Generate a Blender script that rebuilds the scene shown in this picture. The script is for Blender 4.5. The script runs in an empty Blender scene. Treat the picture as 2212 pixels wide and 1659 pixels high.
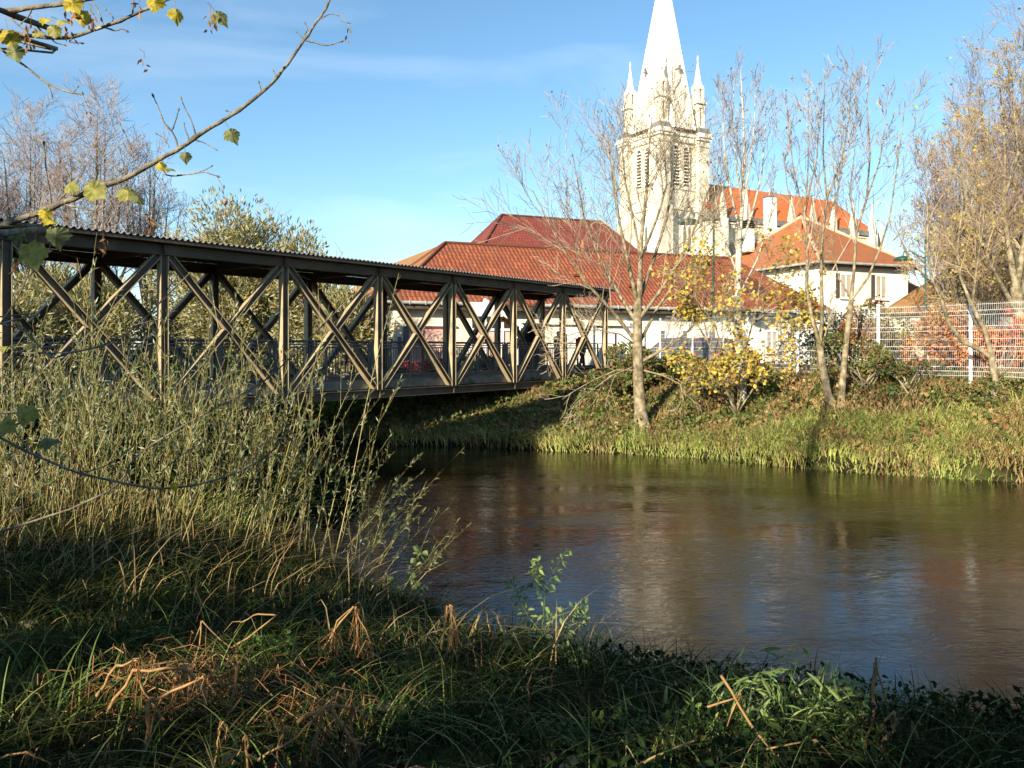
import bpy, math, random
import numpy as np
from mathutils import Vector, noise

scene = bpy.context.scene
R = math.radians
# ------------------------------------------------------------------ camera
cam_d = bpy.data.cameras.new("camera"); cam = bpy.data.objects.new("camera", cam_d)
scene.collection.objects.link(cam); scene.camera = cam
cam.location = (0, 0, 0); cam.rotation_euler = (R(90), 0, 0)
cam_d.sensor_width = 36; cam_d.lens = 28.12; cam_d.shift_y = -0.0341
cam_d.clip_start = 0.05; cam_d.clip_end = 3000
# ------------------------------------------------------------------ light
SUN_EL = 20.0
SH = Vector((-0.530, -0.848, 0)).normalized()            # horizontal direction towards the sun
SUN = Vector((SH.x*math.cos(R(SUN_EL)), SH.y*math.cos(R(SUN_EL)), math.sin(R(SUN_EL))))
sd = bpy.data.lights.new("sun", 'SUN'); sun = bpy.data.objects.new("sun", sd)
scene.collection.objects.link(sun)
sd.energy = 5.0; sd.angle = R(0.53); sd.color = (1.0, 0.88, 0.66)
sun.rotation_euler = (-SUN).to_track_quat('-Z', 'Y').to_euler()
world = bpy.data.worlds.new("World"); scene.world = world; world.use_nodes = True
wn, wl = world.node_tree.nodes, world.node_tree.links
wn.clear()
wo = wn.new('ShaderNodeOutputWorld'); bg = wn.new('ShaderNodeBackground')
sky = wn.new('ShaderNodeTexSky'); sky.sky_type = 'NISHITA'; sky.sun_disc = False
sky.sun_elevation = R(SUN_EL); sky.sun_rotation = math.atan2(SH.x, SH.y) % (2*math.pi)
sky.air_density = 1.0; sky.dust_density = 0.3; sky.ozone_density = 3.2; sky.altitude = 300
hs = wn.new('ShaderNodeHueSaturation'); hs.inputs['Saturation'].default_value = 1.04; hs.inputs['Hue'].default_value = 0.490
hs.inputs['Value'].default_value = 1.0
tc = wn.new('ShaderNodeTexCoord'); mp = wn.new('ShaderNodeMapping')
mp.inputs['Rotation'].default_value = (0.0, 0.35, 0.3); mp.inputs['Scale'].default_value = (1.3, 1.0, 5.5)
nz = wn.new('ShaderNodeTexNoise'); nz.inputs['Scale'].default_value = 1.6
nz.inputs['Detail'].default_value = 7; nz.inputs['Roughness'].default_value = 0.55
nz.inputs['Distortion'].default_value = 0.5
cr = wn.new('ShaderNodeValToRGB')
cr.color_ramp.elements[0].position = 0.50; cr.color_ramp.elements[0].color = (0, 0, 0, 1)
cr.color_ramp.elements[1].position = 0.80; cr.color_ramp.elements[1].color = (0.24, 0.24, 0.24, 1)
mx = wn.new('ShaderNodeMix'); mx.data_type = 'RGBA'
mx.inputs[7].default_value = (6.5, 7.0, 7.6, 1)
wl.new(sky.outputs[0], hs.inputs['Color']); wl.new(hs.outputs[0], mx.inputs[6])
wl.new(tc.outputs['Generated'], mp.inputs[0]); wl.new(mp.outputs[0], nz.inputs[0])
wl.new(nz.outputs[0], cr.inputs[0]); wl.new(cr.outputs[0], mx.inputs[0])
wl.new(mx.outputs[2], bg.inputs[0]); bg.inputs[1].default_value = 0.092
wl.new(bg.outputs[0], wo.inputs[0])
vs = scene.view_settings
vs.view_transform = 'Standard'; vs.look = 'None'; vs.exposure = 1.22; vs.gamma = 1; vs.use_curve_mapping = False

# ------------------------------------------------------------------ helpers
COL = scene.collection.objects
rng = np.random.default_rng(7)
F = 1728.0
def px(x, y, Y):
    "a direction measured in the photo turned into a point at real distance Y"
    return Vector(((x-1106)/F*Y, Y, (754-y)/F*Y))

class Geo:
    def __init__(s): s.v = []; s.f = {}; s.n = 0; s.uv = {}
    def add(s, verts, faces, mat=0, uvs=None):
        verts = np.asarray(verts, dtype=np.float64).reshape(-1, 3)
        faces = np.asarray(faces, dtype=np.int64)
        s.f.setdefault((faces.shape[1], mat), []).append(faces + s.n)
        s.uv.setdefault((faces.shape[1], mat), []).append(
            np.zeros((faces.size, 2)) if uvs is None else np.asarray(uvs, float).reshape(-1, 2))
        s.v.append(verts); s.n += len(verts)
    def poly(s, pts, mat=0, uv=None):
        s.add(pts, [list(range(len(pts)))], mat, uv)
    def box(s, c, sx, sy, sz, ax=None, mat=0):
        "box centred at c with full sizes along axes ax (3 unit vectors)"
        if ax is None: ax = ((1,0,0),(0,1,0),(0,0,1))
        a = [np.array(Vector(k)) for k in ax]; c = np.array(Vector(c))
        vv = [c + a[0]*sx/2*i + a[1]*sy/2*j + a[2]*sz/2*k for i in (-1,1) for j in (-1,1) for k in (-1,1)]
        fs = [(0,1,3,2),(4,6,7,5),(0,4,5,1),(2,3,7,6),(0,2,6,4),(1,5,7,3)]
        s.add(vv, fs, mat)
    def bar(s, p, q, w, h, up=(0,0,1), mat=0):
        "rectangular bar from p to q"
        p = Vector(p); q = Vector(q); d = q-p; L = d.length; d.normalize()
        u = Vector(up); sx = d.cross(u)
        if sx.length < 1e-4: sx = d.cross(Vector((1,0,0)))
        sx.normalize(); uu = sx.cross(d).normalized()
        s.box((p+q)/2, L, w, h, (d, sx, uu), mat)
    def tube(s, pts, rad, sides=6, mat=0, cap=False):
        pts = np.array([tuple(p) for p in pts], float); n = len(pts)
        rad = np.broadcast_to(np.asarray(rad, float), (n,))
        tg = np.gradient(pts, axis=0); tg /= (np.linalg.norm(tg, axis=1, keepdims=True)+1e-9)
        ref = np.array([0.3, 0.2, 1.0]) if abs(tg[0,2]) < 0.8 else np.array([1.0, 0.25, 0.1])
        a = np.cross(tg, ref); a /= (np.linalg.norm(a, axis=1, keepdims=True)+1e-9)
        b = np.cross(tg, a)
        th = np.arange(sides)*2*math.pi/sides
        ring = pts[:,None,:] + rad[:,None,None]*(a[:,None,:]*np.cos(th)[None,:,None] + b[:,None,:]*np.sin(th)[None,:,None])
        i = np.arange(n-1)[:,None]*sides; j = np.arange(sides)[None,:]; j2 = (j+1) % sides
        fs = np.stack([i+j, i+j2, i+sides+j2, i+sides+j], -1).reshape(-1, 4)
        s.add(ring.reshape(-1,3), fs, mat)
        if cap:
            s.add(ring[0][::-1], [list(range(sides))], mat); s.add(ring[-1], [list(range(sides))], mat)
    def lathe(s, c, prof, sides=16, mat=0):
        c = Vector(c); th = np.arange(sides)*2*math.pi/sides
        vv = []
        for r, z in prof:
            vv += [(c.x+r*math.cos(t), c.y+r*math.sin(t), c.z+z) for t in th]
        fs = []
        for i in range(len(prof)-1):
            for j in range(sides):
                k = (j+1) % sides
                fs.append((i*sides+j, i*sides+k, (i+1)*sides+k, (i+1)*sides+j))
        s.add(vv, fs, mat)
    def build(s, name, mats, parent=None, smooth=False):
        me = bpy.data.meshes.new(name)
        V = np.concatenate(s.v); me.vertices.add(len(V)); me.vertices.foreach_set('co', V.ravel().astype(np.float32))
        idx = []; st = []; tot = []; mi = []; uvs = []; off = 0
        for (k, m), fl in s.f.items():
            A = np.concatenate(fl); idx.append(A.ravel()); c = len(A)
            st.append(off + np.arange(c)*k); tot.append(np.full(c, k)); mi.append(np.full(c, m)); off += c*k
            uvs.append(np.concatenate(s.uv[(k, m)]))
        idx = np.concatenate(idx).astype(np.int32); st = np.concatenate(st).astype(np.int32)
        me.loops.add(len(idx)); me.loops.foreach_set('vertex_index', idx)
        me.polygons.add(len(st)); me.polygons.foreach_set('loop_start', st)
        me.polygons.foreach_set('material_index', np.concatenate(mi).astype(np.int32))
        me.polygons.foreach_set('use_smooth', np.full(len(st), smooth))
        U = np.concatenate(uvs)
        if np.any(U):
            l = me.uv_layers.new(name='UVMap'); l.data.foreach_set('uv', U.ravel().astype(np.float32))
        if not isinstance(mats, (list, tuple)): mats = [mats]
        for m in mats: me.materials.append(m)
        me.update(calc_edges=True); me.validate()
        o = bpy.data.objects.new(name, me); COL.link(o)
        if parent is not None:
            o.parent = parent; o.matrix_parent_inverse = parent.matrix_basis.inverted()
        return o

def tag(o, label=None, cat=None, group=None, kind=None):
    if label: o['label'] = label
    if cat: o['category'] = cat
    if group: o['group'] = group
    if kind: o['kind'] = kind
    return o
def thing(name, label, cat, loc=(0,0,0), group=None):
    o = bpy.data.objects.new(name, None); COL.link(o); o.location = loc; o.empty_display_size = 0.3
    return tag(o, label, cat, group)

# ------------------------------------------------------------------ materials
def newmat(name):
    m = bpy.data.materials.new(name); m.use_nodes = True
    nt = m.node_tree; nt.nodes.clear()
    out = nt.nodes.new('ShaderNodeOutputMaterial')
    return m, nt.nodes, nt.links, out
def ramp(N, stops):
    c = N.new('ShaderNodeValToRGB'); e = c.color_ramp.elements
    while len(e) < len(stops): e.new(0.5)
    for i, (p, col) in enumerate(stops):
        e[i].position = p; e[i].color = (*col, 1)
    return c
def leafmat(name, cols, trans=0.25, rough=0.6, spec=0.3, grit=0.0):
    m, N, L, out = newmat(name)
    g = N.new('ShaderNodeNewGeometry')
    n = len(cols); c = ramp(N, [((i+0.5)/n, cols[i]) for i in range(n)])
    L.new(g.outputs['Random Per Island'], c.inputs[0])
    p = N.new('ShaderNodeBsdfPrincipled'); p.inputs['Roughness'].default_value = rough
    p.inputs['Specular IOR Level'].default_value = spec
    t = N.new('ShaderNodeBsdfTranslucent'); mxx = N.new('ShaderNodeMixShader'); mxx.inputs[0].default_value = trans
    src = c.outputs[0]
    if grit:
        tcn = N.new('ShaderNodeTexCoord'); nn = N.new('ShaderNodeTexNoise'); nn.inputs['Scale'].default_value = grit
        nn.inputs['Detail'].default_value = 4
        mc = N.new('ShaderNodeMix'); mc.data_type = 'RGBA'; mc.blend_type = 'MULTIPLY'; mc.inputs[0].default_value = 0.55
        r2 = ramp(N, [(0.35, (0.35,0.3,0.2)), (0.6, (1,1,1))])
        L.new(tcn.outputs['Object'], nn.inputs[0]); L.new(nn.outputs[0], r2.inputs[0])
        L.new(src, mc.inputs[6]); L.new(r2.outputs[0], mc.inputs[7]); src = mc.outputs[2]
    L.new(src, p.inputs['Base Color']); L.new(src, t.inputs[0])
    L.new(p.outputs[0], mxx.inputs[1]); L.new(t.outputs[0], mxx.inputs[2]); L.new(mxx.outputs[0], out.inputs[0])
    return m
def surf(name, c1, c2, scale=3.0, rough=0.8, bump=0.2, bscale=20.0, spec=0.3, metal=0.0, c3=None, s3=0.7, detail=6, stretch=(1,1,1), lo=0.35, hi=0.65):
    "two-tone noise surface with fine bump, optional third stain colour"
    m, N, L, out = newmat(name)
    tcn = N.new('ShaderNodeTexCoord'); mpn = N.new('ShaderNodeMapping'); mpn.inputs['Scale'].default_value = stretch
    L.new(tcn.outputs['Object'], mpn.inputs[0])
    n1 = N.new('ShaderNodeTexNoise'); n1.inputs['Scale'].default_value = scale; n1.inputs['Detail'].default_value = detail
    L.new(mpn.outputs[0], n1.inputs[0])
    c = ramp(N, [(lo, c1), (hi, c2)]); L.new(n1.outputs[0], c.inputs[0]); src = c.outputs[0]
    if c3 is not None:
        n3 = N.new('ShaderNodeTexNoise'); n3.inputs['Scale'].default_value = s3; n3.inputs['Detail'].default_value = 8
        n3.inputs['Roughness'].default_value = 0.65
        L.new(mpn.outputs[0], n3.inputs[0]); r3 = ramp(N, [(0.52, (0,0,0)), (0.66, (1,1,1))]); L.new(n3.outputs[0], r3.inputs[0])
        mc = N.new('ShaderNodeMix'); mc.data_type = 'RGBA'; mc.inputs[7].default_value = (*c3, 1)
        L.new(r3.outputs[0], mc.inputs[0]); L.new(src, mc.inputs[6]); src = mc.outputs[2]
    p = N.new('ShaderNodeBsdfPrincipled'); L.new(src, p.inputs['Base Color'])
    p.inputs['Roughness'].default_value = rough; p.inputs['Specular IOR Level'].default_value = spec
    p.inputs['Metallic'].default_value = metal
    if bump:
        n2 = N.new('ShaderNodeTexNoise'); n2.inputs['Scale'].default_value = bscale; n2.inputs['Detail'].default_value = 5
        L.new(mpn.outputs[0], n2.inputs[0])
        b = N.new('ShaderNodeBump'); b.inputs['Strength'].default_value = bump; b.inputs['Distance'].default_value = 0.03
        L.new(n2.outputs[0], b.inputs['Height']); L.new(b.outputs[0], p.inputs['Normal'])
    L.new(p.outputs[0], out.inputs[0])
    return m
def tilemat(name, c1, c2, c3, tw=0.22, th=0.33, bump=0.8, moss=None):
    "clay roof tiles laid out in metres of the roof plane (uv)"
    m, N, L, out = newmat(name)
    uv = N.new('ShaderNodeUVMap')
    br = N.new('ShaderNodeTexBrick'); br.inputs['Scale'].default_value = 1.0
    br.inputs['Brick Width'].default_value = tw; br.inputs['Row Height'].default_value = th
    br.inputs['Mortar Size'].default_value = 0.022; br.inputs['Mortar Smooth'].default_value = 0.4
    br.inputs['Color1'].default_value = (*c1, 1); br.inputs['Color2'].default_value = (*c2, 1)
    br.inputs['Mortar'].default_value = (c3[0]*0.55, c3[1]*0.55, c3[2]*0.55, 1); br.inputs['Bias'].default_value = 0.0
    L.new(uv.outputs[0], br.inputs[0])
    n1 = N.new('ShaderNodeTexNoise'); n1.inputs['Scale'].default_value = 0.9; n1.inputs['Detail'].default_value = 8
    n1.inputs['Roughness'].default_value = 0.7
    L.new(uv.outputs[0], n1.inputs[0]); r1 = ramp(N, [(0.4, (0,0,0)), (0.72, (1,1,1))]); L.new(n1.outputs[0], r1.inputs[0])
    mc = N.new('ShaderNodeMix'); mc.data_type = 'RGBA'; mc.inputs[7].default_value = (*c3, 1)
    L.new(r1.outputs[0], mc.inputs[0]); L.new(br.outputs[0], mc.inputs[6])
    p = N.new('ShaderNodeBsdfPrincipled'); p.inputs['Roughness'].default_value = 0.75; p.inputs['Specular IOR Level'].default_value = 0.2
    L.new(mc.outputs[2], p.inputs['Base Color'])
    sep = N.new('ShaderNodeSeparateXYZ'); L.new(uv.outputs[0], sep.inputs[0])
    def mth(op, a, b=None):
        q = N.new('ShaderNodeMath'); q.operation = op
        for i, v in enumerate((a, b)):
            if v is None: continue
            if isinstance(v, (int, float)): q.inputs[i].default_value = v
            else: L.new(v, q.inputs[i])
        return q.outputs[0]
    sx = mth('ABSOLUTE', mth('SINE', mth('MULTIPLY', sep.outputs[0], math.pi/tw)))
    sy = mth('FRACT', mth('DIVIDE', sep.outputs[1], th))
    hh = mth('SUBTRACT', mth('MULTIPLY', sx, 0.6), mth('MULTIPLY', sy, 0.8))
    b = N.new('ShaderNodeBump'); b.inputs['Strength'].default_value = bump; b.inputs['Distance'].default_value = 0.05
    L.new(hh, b.inputs['Height']); L.new(b.outputs[0], p.inputs['Normal'])
    L.new(p.outputs[0], out.inputs[0])
    return m

M = {}
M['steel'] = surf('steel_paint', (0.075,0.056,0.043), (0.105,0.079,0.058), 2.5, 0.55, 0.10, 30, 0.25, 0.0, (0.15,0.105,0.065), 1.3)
M['steel_sun_tone'] = surf('flange_sun_tone', (0.32,0.25,0.155), (0.40,0.31,0.19), 3.0, 0.5, 0.05, 30, 0.4, 0.0, (0.22,0.18,0.12), 1.6)  # flanges coloured lighter to look sunlit beside shaded webs
M['roofsheet'] = surf('corrugated_sheet', (0.17,0.165,0.155), (0.24,0.23,0.215), 1.2, 0.45, 0.05, 20, 0.5, 0.2)
M['rail'] = surf('railing_paint', (0.075,0.080,0.088), (0.11,0.115,0.12), 4, 0.45, 0.03, 40, 0.5)
M['concrete'] = surf('mossy_concrete', (0.13,0.125,0.105), (0.20,0.19,0.16), 5, 0.9, 0.4, 25, 0.2, 0, (0.045,0.055,0.015), 1.8)
M['deck'] = surf('deck_boards', (0.10,0.095,0.085), (0.15,0.14,0.12), 6, 0.85, 0.3, 30)
M['bark'] = surf('pale_bark', (0.11,0.09,0.058), (0.33,0.27,0.18), 7, 0.85, 1.0, 22, 0.15, 0, (0.09,0.085,0.035), 3.2, stretch=(1,1,0.8))
M['birch'] = surf('birch_bark', (0.36,0.33,0.26), (0.50,0.46,0.38), 3, 0.8, 0.4, 14, 0.2, 0, (0.05,0.04,0.03), 3.5, stretch=(1,1,2.2))
M['darkbark'] = surf('maple_bark', (0.10,0.085,0.062), (0.21,0.18,0.135), 16, 0.85, 0.5, 60, 0.2, 0, (0.27,0.27,0.21), 9)
M['twig'] = leafmat('twigs', [(0.19,0.155,0.11),(0.36,0.31,0.23),(0.25,0.20,0.14),(0.12,0.10,0.08)], 0.0, 0.8, 0.2)
M['twig_gold'] = leafmat('twigs_golden', [(0.32,0.23,0.12),(0.24,0.18,0.12),(0.36,0.28,0.15),(0.22,0.17,0.16),(0.15,0.11,0.09)], 0.0, 0.8, 0.2)
M['twig_mauve'] = leafmat('twigs_mauve', [(0.23,0.185,0.18),(0.30,0.24,0.22),(0.19,0.155,0.14)], 0.0, 0.8, 0.2)
M['leaf_yellow'] = leafmat('yellow_maple_leaves', [(0.48,0.36,0.05),(0.60,0.48,0.12),(0.38,0.34,0.06),(0.46,0.26,0.05),(0.20,0.22,0.04),(0.32,0.17,0.04)], 0.3)
M['leaf_rust'] = leafmat('rusty_dry_leaves', [(0.22,0.10,0.035),(0.30,0.15,0.05),(0.14,0.07,0.03)], 0.2)
M['leaf_sparse'] = leafmat('sparse_yellow_green_leaves', [(0.40,0.35,0.06),(0.30,0.30,0.06),(0.36,0.20,0.06),(0.45,0.36,0.08)], 0.3)
M['willow'] = leafmat('willow_leaves', [(0.16,0.16,0.05),(0.27,0.24,0.075),(0.33,0.33,0.20),(0.30,0.22,0.06),(0.11,0.12,0.035),(0.42,0.41,0.29)], 0.25)
M['willow_near'] = leafmat('willow_leaves_near', [(0.08,0.12,0.028),(0.12,0.165,0.045),(0.24,0.28,0.15),(0.055,0.08,0.02),(0.20,0.16,0.04),(0.36,0.38,0.26)], 0.25)
M['stem_yellow'] = leafmat('willow_stems', [(0.20,0.165,0.045),(0.28,0.22,0.07),(0.12,0.095,0.035),(0.36,0.29,0.13)], 0.0, 0.6)
M['ivy'] = leafmat('bank_leaves', [(0.045,0.085,0.02),(0.07,0.12,0.03),(0.10,0.14,0.035),(0.23,0.11,0.045),(0.05,0.07,0.02),(0.30,0.19,0.08),(0.14,0.15,0.04)], 0.2)
M['litter'] = leafmat('leaf_litter', [(0.28,0.14,0.055),(0.20,0.10,0.045),(0.38,0.24,0.11),(0.13,0.12,0.04),(0.44,0.31,0.16)], 0.15)
M['greenleaf'] = leafmat('fresh_green_leaves', [(0.10,0.19,0.035),(0.15,0.24,0.05),(0.08,0.15,0.03),(0.20,0.26,0.06)], 0.3)
M['nettle'] = leafmat('shade_toned_undergrowth', [(0.007,0.021,0.005),(0.012,0.030,0.008),(0.020,0.037,0.009),(0.009,0.016,0.006)], 0.15, 0.8, 0.08)  # leaf colours darkened to deepen the shade
M['grass_bright'] = leafmat('sun_toned_grass', [(0.38,0.44,0.10),(0.52,0.56,0.19),(0.28,0.37,0.07),(0.62,0.56,0.28),(0.45,0.50,0.14)], 0.35)  # blade colours brightened to look sunlit
M['grass_green'] = leafmat('green_grass', [(0.10,0.17,0.03),(0.15,0.22,0.05),(0.08,0.13,0.025),(0.22,0.24,0.07)], 0.3)
M['grass_dry'] = leafmat('dry_grass', [(0.34,0.23,0.10),(0.26,0.16,0.07),(0.45,0.34,0.17),(0.17,0.15,0.05)], 0.25)
M['grass_dark'] = leafmat('shade_toned_grass', [(0.014,0.024,0.005),(0.024,0.036,0.008),(0.050,0.064,0.015),(0.010,0.016,0.004),(0.060,0.048,0.018)], 0.25, 0.8, 0.08)  # darker grass copy, near bank shade put into its colour
M['grass_near'] = leafmat('broad_reed_leaves', [(0.13,0.20,0.06),(0.17,0.25,0.08),(0.22,0.28,0.10)], 0.3)
M['reed'] = leafmat('dead_reed', [(0.28,0.125,0.04),(0.20,0.085,0.028),(0.40,0.24,0.105),(0.13,0.065,0.028)], 0.1, grit=30)
M['maple_leaf'] = leafmat('fading_maple_leaves', [(0.46,0.45,0.14),(0.52,0.46,0.15),(0.34,0.34,0.09),(0.42,0.38,0.13)], 0.45, grit=40)
M['maple_leaf_yellow'] = leafmat('yellow_leaf', [(0.58,0.45,0.03),(0.50,0.42,0.05)], 0.45, grit=45)
M['maple_leaf_dark'] = leafmat('green_leaf', [(0.12,0.14,0.05),(0.16,0.18,0.07)], 0.25, grit=40)
M['keys'] = leafmat('dry_maple_keys', [(0.24,0.11,0.04),(0.16,0.07,0.03),(0.32,0.16,0.06)], 0.25)
M['copper'] = leafmat('copper_hedge_leaves', [(0.45,0.17,0.05),(0.34,0.12,0.04),(0.52,0.24,0.08)], 0.15)
M['red'] = leafmat('red_leaves', [(0.55,0.03,0.02),(0.40,0.03,0.03),(0.60,0.10,0.05)], 0.25)
M['ground'] = surf('bank_soil', (0.011,0.009,0.006), (0.028,0.021,0.012), 3, 0.95, 0.8, 14, 0.02, 0, (0.05,0.065,0.018), 0.8)  # soil colour lowered to deepen the shade on the bank
M['wall_cream'] = surf('cream_render', (0.66,0.60,0.47), (0.74,0.68,0.55), 0.8, 0.9, 0.1, 15, 0.2, 0, (0.52,0.46,0.35), 0.35)
M['wall_white'] = surf('white_render', (0.74,0.72,0.66), (0.80,0.78,0.72), 0.8, 0.9, 0.08, 15, 0.2, 0, (0.66,0.62,0.54), 0.4)
M['stone'] = surf('pale_limestone', (0.56,0.51,0.40), (0.74,0.70,0.58), 1.4, 0.85, 0.35, 5, 0.2, 0, (0.40,0.36,0.28), 0.6, stretch=(1,1,0.35))
M['stone_spire'] = surf('spire_limestone', (0.74,0.70,0.60), (0.80,0.76,0.66), 0.5, 0.85, 0.1, 4, 0.2, 0, (0.68,0.63,0.52), 0.3)
M['slate'] = surf('slate_flashing', (0.12,0.12,0.125), (0.20,0.195,0.19), 2, 0.6, 0.2, 10)
M['ochre'] = surf('ochre_recess', (0.42,0.27,0.08), (0.52,0.35,0.12), 2, 0.9, 0.1, 10)
M['wood_dark'] = surf('dark_soffit', (0.05,0.038,0.03), (0.085,0.065,0.05), 3, 0.8, 0.1, 20)
M['zinc'] = surf('zinc_gutter', (0.36,0.36,0.33), (0.50,0.50,0.46), 2, 0.45, 0.05, 20, 0.5, 0.3)
M['white_paint'] = surf('white_paint', (0.76,0.76,0.76), (0.82,0.82,0.82), 3, 0.45, 0.03, 30, 0.5)
M['pink'] = surf('pinkish_panel', (0.52,0.34,0.29), (0.62,0.44,0.38), 0.8, 0.85, 0.05, 12, 0.2, 0, (0.42,0.22,0.19), 0.7)
M['oxred'] = surf('oxblood_trim', (0.22,0.04,0.035), (0.28,0.06,0.05), 2, 0.7, 0.05, 12)
M['greywall'] = surf('grey_recess', (0.10,0.10,0.10), (0.15,0.15,0.145), 1, 0.9, 0.05, 12)
M['tile_orange'] = tilemat('roof_tiles_red_orange', (0.38,0.115,0.05), (0.24,0.064,0.034), (0.17,0.062,0.038), 0.24, 0.36, 1.0)
M['tile_brown'] = tilemat('roof_tiles_brown', (0.38,0.20,0.08), (0.30,0.15,0.06), (0.22,0.13,0.055), 0.24, 0.36, 1.0)
M['tile_flat'] = tilemat('roof_tiles_flat_red', (0.25,0.058,0.040), (0.175,0.040,0.031), (0.14,0.045,0.036), 0.25, 0.30, 0.35)
M['tile_bright'] = tilemat('roof_tiles_bright_orange', (0.56,0.145,0.040), (0.46,0.11,0.032), (0.48,0.15,0.05), 0.4, 0.6, 0.8)
M['tile_house'] = tilemat('roof_tiles_house', (0.40,0.145,0.058), (0.33,0.11,0.045), (0.26,0.11,0.052), 0.3, 0.42, 1.0)
M['lampgreen'] = surf('lamp_green_enamel', (0.012,0.055,0.036), (0.018,0.075,0.05), 3, 0.35, 0.0, 10, 0.5)
M['skin'] = surf('skin', (0.45,0.27,0.19), (0.50,0.31,0.22), 5, 0.6, 0.0, 10)
M['cloth_black'] = surf('black_cloth', (0.012,0.012,0.015), (0.022,0.021,0.026), 6, 0.9, 0.3, 60)
M['cloth_dark'] = surf('dark_trousers', (0.018,0.019,0.022), (0.03,0.03,0.034), 6, 0.9, 0.3, 60)
M['cloth_wine'] = surf('wine_red_jacket', (0.09,0.012,0.016), (0.13,0.02,0.024), 6, 0.85, 0.3, 60)
M['cloth_red'] = surf('bright_red_cloth', (0.62,0.02,0.015), (0.70,0.04,0.02), 6, 0.8, 0.2, 60)
M['hair'] = surf('dark_hair', (0.02,0.014,0.01), (0.04,0.028,0.02), 12, 0.7, 0.4, 50)
M['tyre'] = surf('tyre_rubber', (0.02,0.02,0.02), (0.03,0.03,0.03), 8, 0.85, 0.1, 30)
def glass(name, col, rough=0.08):
    m, N, L, out = newmat(name); p = N.new('ShaderNodeBsdfPrincipled')
    p.inputs['Base Color'].default_value = (*col, 1); p.inputs['Roughness'].default_value = rough
    p.inputs['Specular IOR Level'].default_value = 0.7; L.new(p.outputs[0], out.inputs[0]); return m
M['glass'] = glass('window_glass', (0.03,0.035,0.04))
M['glass_grey'] = glass('leaded_glass', (0.10,0.11,0.125), 0.3)
M['car_wine'] = glass('wine_car_paint', (0.10,0.02,0.03), 0.2)
M['car_dark'] = glass('dark_car_paint', (0.03,0.032,0.04), 0.2)
M['shade'] = surf('curtained_pane', (0.30,0.27,0.22), (0.40,0.36,0.30), 1.5, 0.6, 0.0, 10)

# water
def water_material():
    m, N, L, out = newmat('river_water')
    tcn = N.new('ShaderNodeTexCoord')
    p = N.new('ShaderNodeBsdfPrincipled')
    p.inputs['Base Color'].default_value = (0.007, 0.005, 0.002, 1)
    p.inputs['Roughness'].default_value = 0.04; p.inputs['IOR'].default_value = 1.33
    p.inputs['Specular IOR Level'].default_value = 0.5
    def layer(rot, sc, nscale, det, dist):
        mpn = N.new('ShaderNodeMapping'); mpn.inputs['Rotation'].default_value = (0, 0, rot); mpn.inputs['Scale'].default_value = sc
        L.new(tcn.outputs['Object'], mpn.inputs[0])
        n = N.new('ShaderNodeTexNoise'); n.inputs['Scale'].default_value = nscale; n.inputs['Detail'].default_value = det
        n.inputs['Distortion'].default_value = dist
        L.new(mpn.outputs[0], n.inputs[0]); return n.outputs[0]
    a = layer(R(-12), (0.75, 1.5, 1), 6.5, 5, 1.4)
    b = layer(R(25), (0.8, 1.5, 1), 1.3, 3, 0.4)
    b1 = N.new('ShaderNodeBump'); b1.inputs['Strength'].default_value = 0.21; b1.inputs['Distance'].default_value = 0.05
    b2 = N.new('ShaderNodeBump'); b2.inputs['Strength'].default_value = 0.11; b2.inputs['Distance'].default_value = 0.10
    pt = layer(R(5), (0.25, 0.8, 1), 0.9, 3, 0.6)
    mr = N.new('ShaderNodeMapRange'); mr.inputs[1].default_value = 0.40; mr.inputs[2].default_value = 0.62; mr.inputs[3].default_value = 0.06; mr.inputs[4].default_value = 0.20
    L.new(pt, mr.inputs[0]); L.new(mr.outputs[0], b1.inputs['Strength']); L.new(a, b1.inputs['Height']); L.new(b, b2.inputs['Height']); L.new(b2.outputs[0], b1.inputs['Normal'])
    L.new(b1.outputs[0], p.inputs['Normal']); L.new(p.outputs[0], out.inputs[0])
    return m
M['water'] = water_material()

# ------------------------------------------------------------------ terrain and water
WATER = -3.1
FAR = np.array([(200,-110),(60,-16),(30,6),(18,14.6),(11.8,18.6),(7.6,20.6),(5.8,22.6),(3.2,23.7),(1.3,24.3),(-1.6,25.5),(-3.8,25.7),(-7,27),(-12,30),(-20,35),(-60,60),(-250,160)], float)
NEAR = np.array([(200,-200),(60,-40),(30,-12),(14,-1.6),(6.2,4.2),(3.3,5.9),(1.7,6.6),(0.4,7.4),(-1.2,9.2),(-2.5,11.2),(-4.2,13.0),(-8,16),(-14,20),(-25,27),(-60,50),(-250,150)], float)
def signed(P, poly, side):
    "signed distance from points P to polyline; positive on the land side"
    best = np.full(len(P), 1e9); sg = np.ones(len(P))
    for a, b in zip(poly[:-1], poly[1:]):
        ab = b-a; t = np.clip(((P-a)@ab)/(ab@ab), 0, 1); q = a + t[:,None]*ab
        d = np.linalg.norm(P-q, axis=1); cr_ = ab[0]*(P[:,1]-a[1]) - ab[1]*(P[:,0]-a[0])
        m = d < best; best[m] = d[m]; sg[m] = np.sign(cr_[m])
    return best*sg*side
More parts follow.
